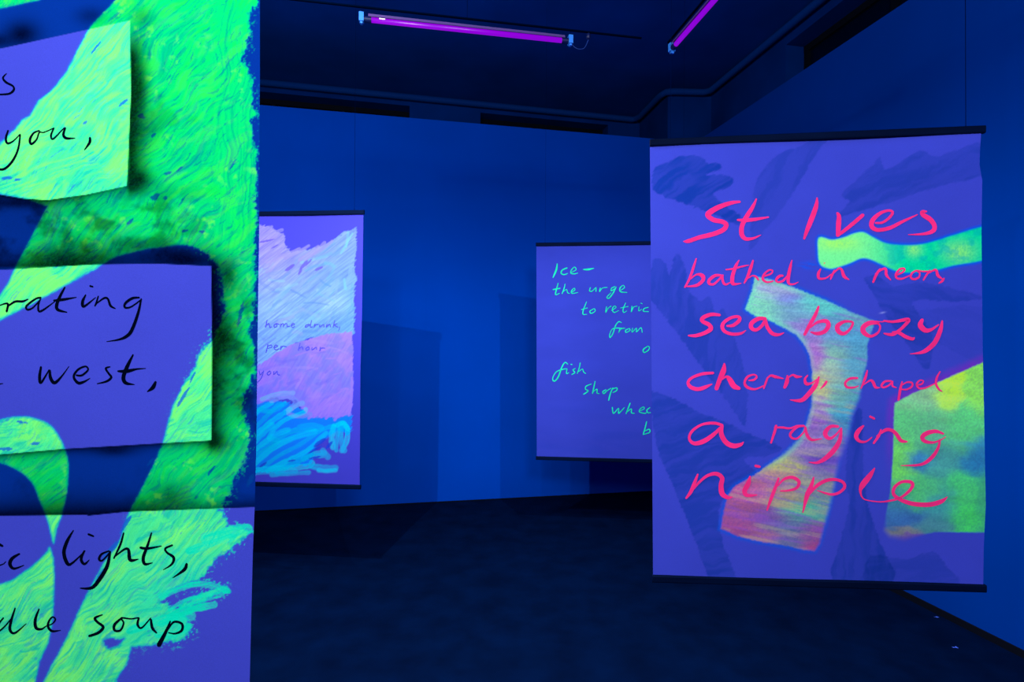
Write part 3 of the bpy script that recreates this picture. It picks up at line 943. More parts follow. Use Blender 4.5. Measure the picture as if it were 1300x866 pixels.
def paint_front(X, Y):
    c = Canvas(X, Y, lin(60, 68, 184))
    c.C *= (0.95 + 0.1 * fbm(X / 90, Y / 70, 2))[..., None]
    panels = [
        [(-460, 140), (-20, 66), (0, 62), (165, 26), (166, 120), (161, 236), (110, 247), (60, 254), (30, 252), (0, 247), (-460, 200)],
        [(-460, 348), (0, 343), (120, 336), (200, 335), (268, 338), (269, 440), (268, 559), (200, 563), (80, 570), (0, 577), (-460, 600)],
        [(-460, 660), (0, 655), (110, 654), (112, 655), (160, 650), (325, 644), (400, 640), (400, 1100), (-460, 1100)],
    ]
    # green paint
    main = [(147, 0), (115, 33), (100, 60), (85, 90), (72, 108), (62, 118), (50, 127), (38, 147), (28, 152), (18, 165), (0, 182), (-60, 230), (-460, 400), (-460, 560), (-60, 437), (0, 407), (70, 370), (100, 353), (122, 341), (130, 335), (150, 325), (185, 316), (220, 312), (245, 312), (262, 322), (275, 335), (282, 352), (283, 400), (274, 420), (266, 435), (255, 446), (245, 470), (235, 485), (222, 510), (214, 532), (208, 560), (195, 590), (180, 620), (165, 648), (152, 685), (130, 718), (115, 745), (100, 775), (85, 810), (68, 840), (48, 880), (0, 960), (160, 960), (150, 880), (148, 862), (160, 845), (167, 822), (200, 818), (235, 812), (243, 803), (242, 790), (230, 774), (250, 765), (270, 758), (290, 752), (285, 745), (253, 737), (262, 725), (275, 710), (290, 700), (305, 690), (316, 675), (300, 668), (288, 668), (280, 648), (290, 630), (300, 600), (307, 590), (315, 575), (318, 560), (310, 520), (309, 500), (316, 488), (323, 470), (324, 440), (315, 420), (320, 400), (324, 350), (321, 330), (325, 300), (327, 262), (324, 255), (325, 190), (321, 180), (320, 155), (325, 145), (321, 130), (319, 100), (312, 82), (305, 75), (315, 62), (311, 50), (317, 45), (317, 15), (327, 4), (325, -5), (325, -100), (230, -100)]
    # the part of the diagonal left of its lower edge is bare cloth below panel one
    notch = [(-460, 300), (-60, 240), (0, 246), (35, 253), (60, 262), (48, 285), (35, 310), (20, 338), (10, 360), (0, 375), (-60, 440), (-460, 560)]
    wedge = [(-460, -100), (-460, 60), (-20, 17), (0, 11), (50, 0), (90, -20), (200, -100)]
    arch = [(-40, 545), (0, 533), (15, 530), (33, 529), (50, 533), (65, 541), (76, 556), (84, 575), (87, 592), (85, 625), (78, 655), (72, 672), (68, 690), (64, 675), (60, 660), (50, 635), (40, 612), (22, 597), (0, 588), (-40, 584)]
    low = [(-80, 752), (0, 742), (25, 730), (45, 715), (60, 700), (63, 695), (68, 710), (69, 735), (67, 780), (62, 815), (50, 840), (43, 875), (20, 960), (-100, 960)]
    hole = [(130, 812), (140, 810), (158, 811), (150, 820), (140, 824), (132, 820)]
    bite = [(232, 742), (250, 738), (262, 738), (285, 742), (262, 750), (245, 754), (225, 772), (205, 765), (215, 752)]
    r1 = fbm(X / 4.0, Y / 4.0, 21) - 0.5
    r2 = fbm(X / 13.0, Y / 13.0, 23) - 0.5
    dm = sdf(main, X, Y)
    dn = sdf(notch, X, Y)
    right_side = smooth(200, 300, X + (Y > 640) * 60.0)
    rough = r1 * (2.0 + 7 * right_side) + r2 * (1 + 8 * right_side)
    dm = np.maximum(dm + rough, -(dn + r1 * 1.0))
    da = np.minimum(sdf(curve(arch, True, 3), X, Y), sdf(wedge, X, Y)) + r1 * 1.2
    dlow = sdf(curve(low, True, 2), X, Y) + r1 * 2
    d = np.minimum(np.minimum(dm, da), dlow)
    d = np.maximum(d, -(sdf(hole, X, Y) + r1 * 5))
    d = np.maximum(d, -(sdf(bite, X, Y) + r1 * 6 + (aniso(X, Y, 18, 24, 1.6, 6) - .5) * 10))
    # brush direction fields
    X0, Y0 = X, Y
    X = X0 + 22 * (fbm(X0 / 48, Y0 / 48, 301, 2) - .5) + 2.2 * (fbm(X0 / 8, Y0 / 8, 305, 2) - .5)
    Y = Y0 + 22 * (fbm(X0 / 44, Y0 / 44, 303, 2) - .5) + 2.2 * (fbm(X0 / 8, Y0 / 8, 307, 2) - .5)
    n_d = aniso(X, Y, 48, 46, 2.6, 1)
    n_d2 = aniso(X, Y, 40, 30, 9, 12)
    n_v = aniso(X, Y, 86, 60, 2.0, 4)
    swx = X + 14 * np.sin(Y / 17.0)
    n_s = aniso(swx, Y, 20, 30, 2.4, 41)
    vert = smooth(262, 285, X) * smooth(330, 290, Y) * 1.0
    sw = smooth(.52, .62, fbm(X / 45, Y / 45, 60)) * (1 - vert)
    n = n_d * (1 - vert) + n_v * vert
    n = n * (1 - sw) + n_s * sw
    big = fbm(X / 38, Y / 30, 15)
    yel = smooth(0.42, 0.70, n_d2 * 0.5 + big * 0.5 + (n - .5) * 0.5)
    tea = smooth(0.50, 0.26, n * 0.65 + big * 0.35)
    MINT, YG, TEAL = lin(82, 242, 152), lin(132, 255, 122), lin(0, 196, 178)
    col = MINT[None, None] + (YG - MINT) * (yel * .95)[..., None]
    col = col + (TEAL - col) * (tea * .8)[..., None]
    lowr = smooth(660, 760, Y) * smooth(120, 230, X)
    col = col + (lin(10, 225, 190) - col) * (lowr * .75)[..., None]
    rim = smooth(-3.2, -0.6, d)
    col = col + (lin(0, 190, 190) - col) * (rim * 0.75)[..., None]
    fineb = aniso(X, Y, 52, 30, 1.1, 70, 2)
    col = col * (0.86 + 0.28 * (fineb * (1 - vert) + n_v * vert))[..., None]
    col = col * np.array([0.74, 0.9, 0.82])
    thin = smooth(0.25, 0.20, aniso(X, Y, 42, 16, 5, 80) * .8 + big * .2)          # gaps where the cloth shows through
    brush_gap = smooth(0.29, 0.22, aniso(X, Y, 45, 30, 3.2, 83, 2) + smooth(-14, 0, d) * -0.06 * right_side)
    fine_gap = smooth(0.24, 0.19, aniso(X, Y, 50, 18, 1.3, 88, 2))
    X, Y = X0, Y0
    a = smooth(0.9, -0.7, d)
    a = a * (1 - 0.5 * thin) * (1 - 0.3 * brush_gap) * (1 - .4 * fine_gap)
    c.mix(lin(10, 110, 205), smooth(3.0, 0.3, d) * .55)
    c.mix(col, a)
    # dry splashes next to the right edge of the paint
    sp = smooth(0.63, 0.70, fbm(X / 3.2, Y / 3.2, 90)) * smooth(12, 2, d) * smooth(0, 1, d) * right_side
    c.mix(lin(0, 205, 170), sp * .9)
    # loose brush marks in the lower right
    for pts, w in (([(205, 792), (240, 775), (272, 768)], 9), ([(165, 800), (205, 788), (242, 782)], 12), ([(262, 684), (290, 676), (314, 672)], 14),
                   ([(240, 700), (268, 690), (296, 682)], 10), ([(215, 775), (235, 762), (262, 756), (288, 752)], 4), ([(212, 782), (240, 768), (280, 757)], 3),
                   ([(205, 757), (235, 744), (262, 742), (288, 750)], 8), ([(200, 806), (222, 806), (240, 795)], 9)):
        c.stroke(pts, w, lin(5, 228, 178), 0.95, int(w * 7), 1.4, 0.55)
    # brush marks in two greens over the big shapes
    rs = np.random.RandomState(4)
    for i in range(210):
        x0, y0 = rs.uniform(-20, 320), rs.uniform(-10, 860)
        if not (0 <= y0 <= 866): continue
        v = x0 > 268 and y0 < 420
        an = math.radians((rs.normal(84, 7) if v else rs.normal(46, 13)))
        ln = rs.uniform(12, 45)
        dx, dy = math.cos(an) * ln / 2, -math.sin(an) * ln / 2
        pts = [(x0 - dx, y0 - dy), (x0 + rs.uniform(-3, 3), y0 + rs.uniform(-3, 3)), (x0 + dx, y0 + dy)]
        xx = np.array([p[0] for p in pts])
        yy = np.array([p[1] for p in pts])
        dd = sdf(main, xx, yy)
        d2 = np.minimum(sdf(arch, xx, yy), sdf(low, xx, yy))
        dnn = sdf(notch, xx, yy)
        if not (((dd < -4) & (dnn > 4)).all() or (d2 < -4).all()): continue
        if (sdf(bite, xx, yy) < 4).any(): continue
        cc = [lin(140, 255, 118), lin(95, 250, 140), lin(0, 205, 172), lin(20, 225, 160)][rs.randint(4)]
        c.stroke(pts, rs.uniform(2, 7), cc * np.array([.8, .92, .85]), rs.uniform(.25, .6), i, 1.3, 0.6)
    # a few spots where the blue cloth shows
    for (bx, by, ang, la, lb) in [(108, 156, 35, 5, 1.8), (157, 130, 38, 8, 2), (9, 226, 5, 6, 2.2), (22, 228, 0, 4, 2), (197, 250, 30, 6, 4), (209, 251, 60, 4, 3), (180, 148, 70, 3, 5),
                                  (122, 60, 55, 9, 1.6), (296, 208, 60, 7, 1.2), (235, 293, 10, 4, 2), (256, 294, -5, 4, 1.5), (213, 220, 20, 6, 1.8), (228, 214, 35, 5, 1.4), (165, 281, 40, 6, 2), (195, 172, 40, 4, 2),
                                  (128, 732, 60, 12, 3), (140, 700, 50, 16, 3.5), (160, 665, 60, 12, 2.5), (190, 588, 55, 8, 1.6), (268, 598, 55, 8, 1.4), (300, 612, 60, 6, 2), (288, 706, 50, 3, 2), (232, 505, 60, 16, 2.2),
                                  (244, 480, 65, 10, 1.5), (28, 536, -10, 7, 1.6), (6, 570, 0, 9, 2), (45, 563, 5, 6, 2), (312, 520, 50, 9, 4), (305, 400, 75, 14, 3), (318, 610, 60, 9, 3)]:
        q = math.radians(ang)
        u = (X - bx) * math.cos(q) - (Y - by) * math.sin(q)
        v = (X - bx) * math.sin(q) + (Y - by) * math.cos(q)
        e = (u / la) ** 2 + (v / lb) ** 2 + (r1 + (n_d - .5)) * 1.6
        c.mix(lin(20, 90, 190), smooth(1.25, 0.7, e) * 0.85)
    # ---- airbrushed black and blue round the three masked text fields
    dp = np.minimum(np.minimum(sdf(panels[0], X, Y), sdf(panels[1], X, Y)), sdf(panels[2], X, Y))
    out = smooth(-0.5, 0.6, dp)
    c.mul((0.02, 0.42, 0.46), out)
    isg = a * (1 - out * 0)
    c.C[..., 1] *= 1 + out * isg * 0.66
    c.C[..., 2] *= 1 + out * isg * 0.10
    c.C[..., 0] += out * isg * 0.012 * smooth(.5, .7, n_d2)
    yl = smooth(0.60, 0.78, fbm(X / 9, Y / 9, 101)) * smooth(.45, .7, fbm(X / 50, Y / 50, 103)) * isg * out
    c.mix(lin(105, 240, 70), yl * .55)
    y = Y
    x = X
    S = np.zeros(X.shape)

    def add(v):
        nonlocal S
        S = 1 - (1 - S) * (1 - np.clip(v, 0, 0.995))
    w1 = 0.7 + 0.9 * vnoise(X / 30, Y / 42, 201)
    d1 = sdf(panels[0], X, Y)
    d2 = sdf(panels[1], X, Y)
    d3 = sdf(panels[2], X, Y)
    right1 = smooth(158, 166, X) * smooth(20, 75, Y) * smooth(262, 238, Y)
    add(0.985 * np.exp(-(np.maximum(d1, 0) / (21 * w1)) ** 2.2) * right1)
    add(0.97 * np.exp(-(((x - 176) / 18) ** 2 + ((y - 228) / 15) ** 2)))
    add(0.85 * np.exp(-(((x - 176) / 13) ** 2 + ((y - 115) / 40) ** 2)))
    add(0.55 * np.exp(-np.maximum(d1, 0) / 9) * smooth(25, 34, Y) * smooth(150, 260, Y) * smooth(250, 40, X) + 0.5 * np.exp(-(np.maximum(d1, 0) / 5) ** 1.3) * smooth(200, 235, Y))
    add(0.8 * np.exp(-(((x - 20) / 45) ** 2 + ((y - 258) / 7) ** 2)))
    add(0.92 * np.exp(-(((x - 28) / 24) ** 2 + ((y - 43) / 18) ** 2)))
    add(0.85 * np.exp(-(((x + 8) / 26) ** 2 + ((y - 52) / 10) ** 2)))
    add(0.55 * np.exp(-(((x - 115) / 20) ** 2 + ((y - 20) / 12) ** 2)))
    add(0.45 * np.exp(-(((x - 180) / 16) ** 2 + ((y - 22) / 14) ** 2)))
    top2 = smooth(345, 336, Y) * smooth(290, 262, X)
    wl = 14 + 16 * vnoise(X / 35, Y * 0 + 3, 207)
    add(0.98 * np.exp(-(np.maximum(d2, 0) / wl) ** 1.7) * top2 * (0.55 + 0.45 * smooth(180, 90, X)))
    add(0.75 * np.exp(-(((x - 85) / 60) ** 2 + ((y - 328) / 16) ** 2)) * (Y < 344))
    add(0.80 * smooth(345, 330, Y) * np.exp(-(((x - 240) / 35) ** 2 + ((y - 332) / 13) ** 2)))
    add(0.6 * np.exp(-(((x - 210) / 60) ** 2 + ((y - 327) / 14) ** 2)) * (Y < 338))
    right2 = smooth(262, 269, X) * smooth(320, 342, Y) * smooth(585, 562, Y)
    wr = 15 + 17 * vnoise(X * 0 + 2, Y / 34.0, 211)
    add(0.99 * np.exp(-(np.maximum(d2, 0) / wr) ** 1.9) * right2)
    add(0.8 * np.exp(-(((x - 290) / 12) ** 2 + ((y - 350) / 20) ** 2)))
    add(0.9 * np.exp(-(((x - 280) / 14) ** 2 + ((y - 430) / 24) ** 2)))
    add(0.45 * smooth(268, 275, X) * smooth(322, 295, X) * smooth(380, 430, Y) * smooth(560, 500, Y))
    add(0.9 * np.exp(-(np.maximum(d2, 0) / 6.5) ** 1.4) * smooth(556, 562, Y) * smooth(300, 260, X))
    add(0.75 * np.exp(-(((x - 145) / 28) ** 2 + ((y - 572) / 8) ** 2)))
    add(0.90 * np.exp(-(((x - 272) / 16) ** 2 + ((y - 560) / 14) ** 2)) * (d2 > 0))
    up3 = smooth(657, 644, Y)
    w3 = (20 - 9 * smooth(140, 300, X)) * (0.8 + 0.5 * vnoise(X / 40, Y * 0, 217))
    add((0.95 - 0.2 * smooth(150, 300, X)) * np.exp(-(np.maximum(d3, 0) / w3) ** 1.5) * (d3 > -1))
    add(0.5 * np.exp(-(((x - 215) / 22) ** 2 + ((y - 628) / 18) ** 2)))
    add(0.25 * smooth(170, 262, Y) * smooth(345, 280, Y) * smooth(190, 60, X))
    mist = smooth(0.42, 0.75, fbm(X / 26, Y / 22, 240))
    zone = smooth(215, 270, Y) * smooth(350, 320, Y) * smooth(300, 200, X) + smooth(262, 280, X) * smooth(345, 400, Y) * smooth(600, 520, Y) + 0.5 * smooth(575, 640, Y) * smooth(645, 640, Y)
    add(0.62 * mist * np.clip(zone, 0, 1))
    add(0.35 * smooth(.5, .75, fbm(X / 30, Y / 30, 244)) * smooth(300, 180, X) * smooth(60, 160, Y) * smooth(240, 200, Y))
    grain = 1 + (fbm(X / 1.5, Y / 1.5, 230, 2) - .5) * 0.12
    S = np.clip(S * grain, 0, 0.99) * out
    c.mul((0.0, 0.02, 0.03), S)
    return c.C


def make_front():
    base = P(-56, 1018, 1.26)
    r = empty('painted_banner', (base.x, base.y, base.z))
    tag(r, 'nearest banner, vivid green brushwork with black handwriting, cut off by the left edge', 'banner', 'painted cloth banners hung between black battens')
    er = interp([(-70, 330), (100, 330), (150, 329.5), (300, 329), (330, 328.5), (430, 327), (560, 325.5), (640, 323.5), (700, 321), (800, 318.5), (866, 317), (1021, 316)])
    el = interp([(-70, -441), (1021, -441)])
    n1 = 0.545   # fine columns start just left of the frame
    xs = np.concatenate([np.linspace(0, n1, 30)[:-1], np.linspace(n1, 1, 285)])
    ys = np.concatenate([np.linspace(-68, -8, 8)[:-1], np.linspace(-8, 872, 705)[:-1], np.linspace(872, 1021, 15)])
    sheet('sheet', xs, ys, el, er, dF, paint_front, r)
    battens(r, dF, (-441, -66), (331, -66), (-441, 1021), (318, 1021), 0.031, 0.031)
    wires(r, dF, [(-380, -72), (290, -72)], ZC, 0.0014)
    L = [
        ('black brush lettering, the end of a word: s', 0, 70, 5.413, [[(45, 125, 4), (20, 155, 12), (40, 185, 14), (88, 212, 12), (93, 240, 14), (60, 265, 12), (-5, 270, 10)]]),
        ('black brush lettering reading you, with a comma', 0, 70, 5.413, [
            [(55, 518, 10), (40, 570, 14), (50, 605, 14), (90, 590, 8), (135, 545, 6)], [(138, 545, 10), (125, 640, 12), (90, 720, 14), (40, 775, 14), (0, 785, 14), (-30, 770, 8)],
            [(270, 518, 8), (230, 535, 10), (205, 580, 16), (215, 610, 14), (250, 580, 10), (270, 530, 8), (300, 530, 6), (370, 500, 6)],
            [(370, 500, 8), (350, 550, 12), (365, 575, 10), (430, 510, 6), (445, 500, 8)], [(448, 500, 10), (435, 545, 16), (455, 570, 16), (515, 570, 4)],
            [(618, 568, 14), (615, 600, 16), (580, 650, 5)]]),
        ('black brush lettering reading rating, the end of a longer word', 0, 350, 5.775, [
            [(-20, 225, 6), (35, 205, 10), (58, 210, 14), (48, 262, 14)], [(55, 225, 10), (110, 190, 14), (165, 188, 14), (205, 172, 6)],
            [(298, 160, 12), (260, 170, 12), (195, 220, 14), (200, 248, 14), (240, 235, 10), (295, 175, 8)], [(298, 165, 8), (280, 220, 12), (295, 262, 14), (400, 190, 5)],
            [(475, 85, 10), (440, 150, 18), (415, 215, 22), (425, 250, 20), (490, 268, 6)], [(395, 182, 12), (460, 175, 18), (560, 158, 4)],
            [(628, 140, 8), (605, 190, 20), (615, 225, 16), (700, 160, 5)], [(660, 75, 12), (680, 80, 10)],
            [(720, 150, 8), (705, 200, 12), (695, 222, 8)], [(700, 210, 6), (760, 165, 12), (790, 170, 14), (810, 220, 16), (845, 240, 6)],
            [(1020, 160, 10), (970, 165, 16), (920, 200, 16), (915, 232, 14), (960, 228, 10), (1035, 175, 8)], [(1035, 170, 10), (1010, 280, 18), (965, 400, 22), (925, 445, 20), (870, 468, 12), (780, 483, 3)]]),
        ('black brush lettering reading west, with a comma', 0, 350, 5.775, [
            [(300, 670, 14), (290, 740, 20), (300, 785, 16), (360, 690, 8)], [(365, 695, 14), (370, 750, 22), (400, 785, 22), (450, 740, 12), (505, 665, 4)],
            [(560, 730, 12), (600, 730, 14), (645, 690, 12), (625, 665, 12), (570, 690, 14), (540, 740, 16), (570, 785, 20), (610, 780, 16), (660, 752, 4)],
            [(805, 668, 8), (775, 680, 14), (795, 715, 14), (815, 745, 16), (780, 775, 14), (712, 792, 6)],
            [(975, 580, 10), (935, 660, 24), (905, 740, 26), (920, 785, 24), (985, 798, 4)], [(865, 700, 12), (930, 700, 24), (1000, 685, 12), (1068, 680, 4)],
            [(1140, 780, 16), (1120, 820, 26), (1080, 850, 6)], [(-10, 795, 8), (20, 790, 4)]]),
        ('black brush lettering reading lights, with the end of a word before it', 0, 660, 4.812, [
            [(-5, 150, 16), (15, 160, 12)], [(-10, 280, 8), (20, 270, 6), (35, 255, 4)], [(118, 208, 10), (75, 235, 18), (60, 270, 20), (85, 298, 14), (145, 278, 4)],
            [(448, 65, 6), (410, 130, 18), (390, 200, 20), (410, 265, 20), (440, 265, 12), (520, 190, 5)],
            [(515, 190, 10), (495, 240, 16), (515, 270, 14), (545, 245, 4)], [(540, 88, 12), (570, 100, 10)],
            [(665, 190, 8), (620, 210, 12), (605, 240, 14), (625, 248, 10), (670, 200, 8)], [(672, 195, 12), (655, 280, 20), (610, 360, 22), (560, 415, 18), (490, 418, 6)],
            [(755, 80, 8), (735, 150, 12), (695, 235, 8)], [(700, 225, 6), (760, 180, 12), (785, 185, 16), (795, 245, 20), (845, 240, 4)],
            [(925, 80, 8), (900, 160, 14), (875, 230, 18), (885, 270, 16), (930, 262, 4)], [(858, 170, 14), (900, 175, 14), (985, 160, 5)],
            [(1052, 155, 10), (1010, 175, 12), (1020, 200, 12), (1060, 230, 16), (1050, 270, 12), (998, 305, 4)],
            [(1140, 270, 14), (1125, 305, 18), (1055, 355, 4)]]),
        ('black brush lettering reading soup, with the end of a word before it', 0, 660, 4.812, [
            [(20, 600, 8), (-10, 640, 10), (-10, 680, 10), (30, 650, 8), (70, 600, 6)], [(92, 540, 8), (70, 610, 14), (60, 670, 16), (90, 692, 12), (160, 635, 4)],
            [(238, 545, 8), (215, 610, 16), (220, 660, 18), (252, 668, 12), (283, 648, 5)], [(284, 650, 5), (320, 634, 7), (338, 608, 9), (320, 594, 9), (299, 618, 11), (293, 652, 14), (318, 680, 14), (370, 675, 4)],
            [(625, 580, 6), (580, 600, 14), (595, 625, 14), (630, 655, 16), (600, 690, 16), (545, 710, 14)],
            [(745, 598, 10), (700, 640, 16), (700, 675, 14), (735, 675, 12), (755, 630, 10), (740, 600, 10), (800, 605, 8), (845, 598, 8)],
            [(848, 600, 10), (840, 640, 14), (865, 660, 10), (920, 600, 6)], [(922, 610, 12), (930, 660, 16), (955, 690, 10)],
            [(1040, 620, 8), (1010, 690, 18), (970, 765, 26)], [(1020, 680, 6), (1060, 625, 12), (1110, 635, 14), (1110, 675, 14), (1070, 695, 10), (1030, 690, 6)]]),
    ]
    for lab, ox, oy, sc, st in L:
        lettering(st, ox, oy, sc, dF, M_BLACK, r, lab, grow=1.1, lift=0.0008)


# ---- 3. pale banner (left, behind)
dP = Depth(330, 4.00, 462, 3.91, 0.004, 20, 0.5)


def paint_pale(X, Y):
    c = Canvas(X, Y, lin(56, 56, 178))
    def pl(r, g, b):
        v = lin(r, g, b)
        return v * (np.array([0.42, 0.47, 0.70]) if g > 140 and r > 90 else (np.array([0.6, 0.62, 0.75]) if r > 90 else np.array([0.5, 0.62, 0.72])))
    r1 = fbm(X / 3, Y / 3, 5) - .5
    n = aniso(X, Y, 38, 22, 1.5, 9, 3)
    n2 = aniso(X, Y, 60, 18, 1.8, 19, 3)
    white = [(225, 280), (328, 286), (342, 287), (361, 299), (362, 312), (370, 320), (379, 318), (394, 316), (408, 312), (422, 306), (436, 294), (452, 289), (453, 305), (452, 322), (450, 346), (453.6, 353), (450, 367), (450.5, 400), (450, 424), (430, 426), (415, 426), (390, 430), (370, 438), (345, 454), (320, 472), (225, 480)]
    viol = [(225, 478), (320, 470), (345, 452), (372, 436), (415, 424), (447, 421), (448, 450), (448, 500), (446, 527), (430, 531), (418, 530), (395, 532), (385, 522), (376, 508), (345, 505), (325, 518), (225, 522)]
    cyan = [(225, 516), (325, 513), (345, 508), (372, 512), (385, 520), (395, 530), (428, 530), (446, 524), (446, 545), (441, 552), (428, 545), (415, 556), (400, 565), (395, 588), (370, 594), (335, 600), (225, 604)]
    dw = sdf(white, X, Y) + r1 * 2 + (n - .5) * 6
    t = smooth(300, 420, Y)
    u = smooth(335, 440, X)
    col = pl(178, 160, 255)[None, None] * (1 - t[..., None]) + pl(150, 200, 255) * t[..., None]
    col = col + (pl(105, 165, 255) - col) * (u * .65)[..., None]
    col = col + (pl(190, 220, 255) - col) * (np.exp(-((X - 420) / 22) ** 2 - ((Y - 385) / 16) ** 2) * .5 + np.exp(-((X - 345) / 25) ** 2 - ((Y - 400) / 18) ** 2) * .4)[..., None]
    col = col * (0.55 + 0.85 * n)[..., None]
    c.mix(col, smooth(.7, -.7, dw))
    dv = sdf(viol, X, Y) + r1 * 1.5 + (n2 - .5) * 4
    col = pl(158, 126, 255)[None, None] + (pl(130, 125, 255) - pl(158, 126, 255)) * smooth(.35, .65, fbm(X / 20, Y / 20, 3))[..., None]
    col = col * (0.82 + 0.36 * n2)[..., None]
    c.mix(col, smooth(.7, -.7, dv) * .96)
    dc = sdf(cyan, X, Y) + r1 * 2 + (n - .5) * 7
    c.mix(pl(15, 135, 255), smooth(.8, -.8, dc) * .95)
    rs = np.random.RandomState(11)
    # brush marks in the white field
    for i in range(150):
        x0, y0 = rs.uniform(318, 452), rs.uniform(288, 462)
        ang = math.radians(rs.normal(32 if x0 < 420 else 62, 16))
        if rs.rand() < .12: ang = math.radians(rs.normal(-30, 10))
        ln = rs.uniform(10, 36)
        dx, dy = math.cos(ang) * ln / 2, -math.sin(ang) * ln / 2
        pts = [(x0 - dx, y0 - dy), (x0 + rs.uniform(-2, 2), y0 + rs.uniform(-2, 2)), (x0 + dx, y0 + dy)]
        xx, yy = np.array([p[0] for p in pts]), np.array([p[1] for p in pts])
        if (sdf(white, xx, yy) > -1.5).any(): continue
        u_ = min(max((x0 - 335) / 100, 0), 1)
        base = np.array([(185, 185, 255), (150, 195, 255), (140, 175, 255), (175, 215, 255), (130, 150, 255), (155, 170, 255)][rs.randint(6)], float)
        base[0] -= 40 * u_
        cc = pl(*np.clip(base, 0, 255))
        if y0 < 340 and x0 < 380: cc = pl(190, 165, 255) if rs.rand() < .6 else pl(130, 115, 245)
        c.stroke(pts, rs.uniform(1.4, 4.5), cc, rs.uniform(.3, .7), i, 1.0, 0.4)
    # ragged finger strokes along the upper edge
    for (x0, y0, x1, y1) in [(355, 325, 380, 316), (362, 328, 392, 312), (380, 330, 404, 313), (388, 330, 412, 308), (400, 322, 422, 306), (348, 310, 332, 335), (360, 312, 338, 345), (328, 300, 358, 292), (330, 292, 345, 288), (335, 330, 358, 316)]:
        c.stroke([(x0, y0), ((x0 + x1) / 2, (y0 + y1) / 2 + 1), (x1, y1)], 4, pl(172, 158, 255), .8, x0, 1, .4)
    # cloth left bare
    for (bx, by, ang, la, lb) in [(368, 340, 35, 8, 2.2), (386, 336, 50, 9, 2), (392, 333, 48, 7, 1.2), (381, 345, 60, 5, 1.4), (405, 341, 25, 6, 1.6), (338, 306, 12, 10, 1.2), (349, 313, 30, 6, 1)]:
        q = math.radians(ang)
        uu = (X - bx) * math.cos(q) - (Y - by) * math.sin(q)
        vv = (X - bx) * math.sin(q) + (Y - by) * math.cos(q)
        c.mix(pl(100, 85, 230), smooth(1.3, .7, (uu / la) ** 2 + (vv / lb) ** 2 + r1) * .85)
    # violet field marks
    for i in range(110):
        x0, y0 = rs.uniform(320, 448), rs.uniform(428, 530)
        ang = math.radians(rs.normal(45 if y0 > 480 else 15, 18))
        ln = rs.uniform(8, 30)
        dx, dy = math.cos(ang) * ln / 2, -math.sin(ang) * ln / 2
        pts = [(x0 - dx, y0 - dy), (x0, y0 + rs.uniform(-2, 2)), (x0 + dx, y0 + dy)]
        xx, yy = np.array([p[0] for p in pts]), np.array([p[1] for p in pts])
        if (sdf(viol, xx, yy) > -0.5).any(): continue
        cc = [pl(178, 130, 255), pl(140, 115, 245), pl(120, 110, 245), pl(165, 140, 255)][rs.randint(4)]
        c.stroke(pts, rs.uniform(1.5, 4), cc, rs.uniform(.25, .6), i + 500, 1.0, 0.4)
    for pts in ([(400, 527), (412, 515), (425, 503)], [(414, 531), (424, 519), (434, 508)], [(425, 533), (434, 522), (444, 512)], [(392, 531), (404, 518), (414, 508)], [(443, 527), (446, 505), (447, 480)]):
        c.stroke(pts, 3.5, pl(160, 125, 255), .85, 7, 1.0, .3)
    # pale stroke between the fields
    c.stroke([(333, 507), (350, 501), (372, 499)], 6, pl(150, 205, 245), .9, 61, 1.2, .45)
    c.stroke([(345, 508), (365, 503), (376, 511), (368, 520)], 7, pl(150, 170, 245), .8, 62, 1.2, .5)
    c.stroke([(366, 521), (378, 514), (384, 512)], 6, pl(140, 200, 245), .85, 63, 1.2, .5)
    c.stroke([(366, 525), (378, 529), (394, 526)], 5, pl(150, 165, 240), .85, 64, 1.2, .5)
    # cyan finger loops
    CY = pl(0, 225, 255)
    CD = pl(0, 195, 245)
    loops = [
        [(322, 545), (335, 532), (352, 515), (358, 514)], [(320, 556), (345, 535), (368, 520)], [(324, 575), (340, 565), (352, 560)],
        [(342, 556), (348, 545), (362, 533), (385, 524), (388, 520)], [(342, 556), (352, 558), (365, 550), (382, 545), (402, 545), (408, 543), (395, 540), (380, 542)],
        [(322, 590), (345, 570), (372, 556), (400, 548)], [(330, 596), (355, 578), (380, 565), (408, 546), (424, 541)], [(340, 598), (365, 585), (390, 572), (414, 550)],
        [(352, 600), (372, 588), (392, 580), (412, 578), (416, 580), (410, 572)], [(320, 530), (330, 520), (345, 512)], [(330, 520), (345, 522), (362, 512)],
        [(424, 541), (421, 555), (423, 568)], [(430, 545), (427, 560), (427, 572)], [(436, 538), (441, 545), (440, 560), (434, 572)], [(433, 540), (433, 558), (437, 572)], [(428, 540), (436, 537), (442, 545)],
        [(322, 600), (345, 599), (375, 598)], [(320, 597), (350, 595), (390, 592), (396, 588)], [(345, 603), (372, 601), (392, 600)], [(325, 570), (350, 552), (366, 546)],
        [(395, 592), (410, 594), (426, 594)], [(405, 597), (414, 598), (426, 597)], [(385, 583), (398, 576), (412, 575)],
        [(320, 565), (332, 552), (345, 540)], [(322, 583), (338, 572), (350, 566)],
    ]
    for i, pts in enumerate(loops):
        c.stroke(pts, 5.5 + (i % 3), CY if i % 2 else CD, .72, 900 + i, 1.4, .45)
    # darker bare patches between the loops
    for (bx, by, ang, la, lb) in [(406, 562, 35, 9, 2.6), (418, 565, 50, 6, 2), (334, 590, 35, 6, 1.6), (400, 571, 30, 10, 1.4), (370, 585, 10, 5, 1.2), (400, 581, 10, 8, 1.2)]:
        q = math.radians(ang)
        uu = (X - bx) * math.cos(q) - (Y - by) * math.sin(q)
        vv = (X - bx) * math.sin(q) + (Y - by) * math.cos(q)
        c.mix(pl(35, 70, 215), smooth(1.3, .7, (uu / la) ** 2 + (vv / lb) ** 2 + r1) * .85)
    return c.C


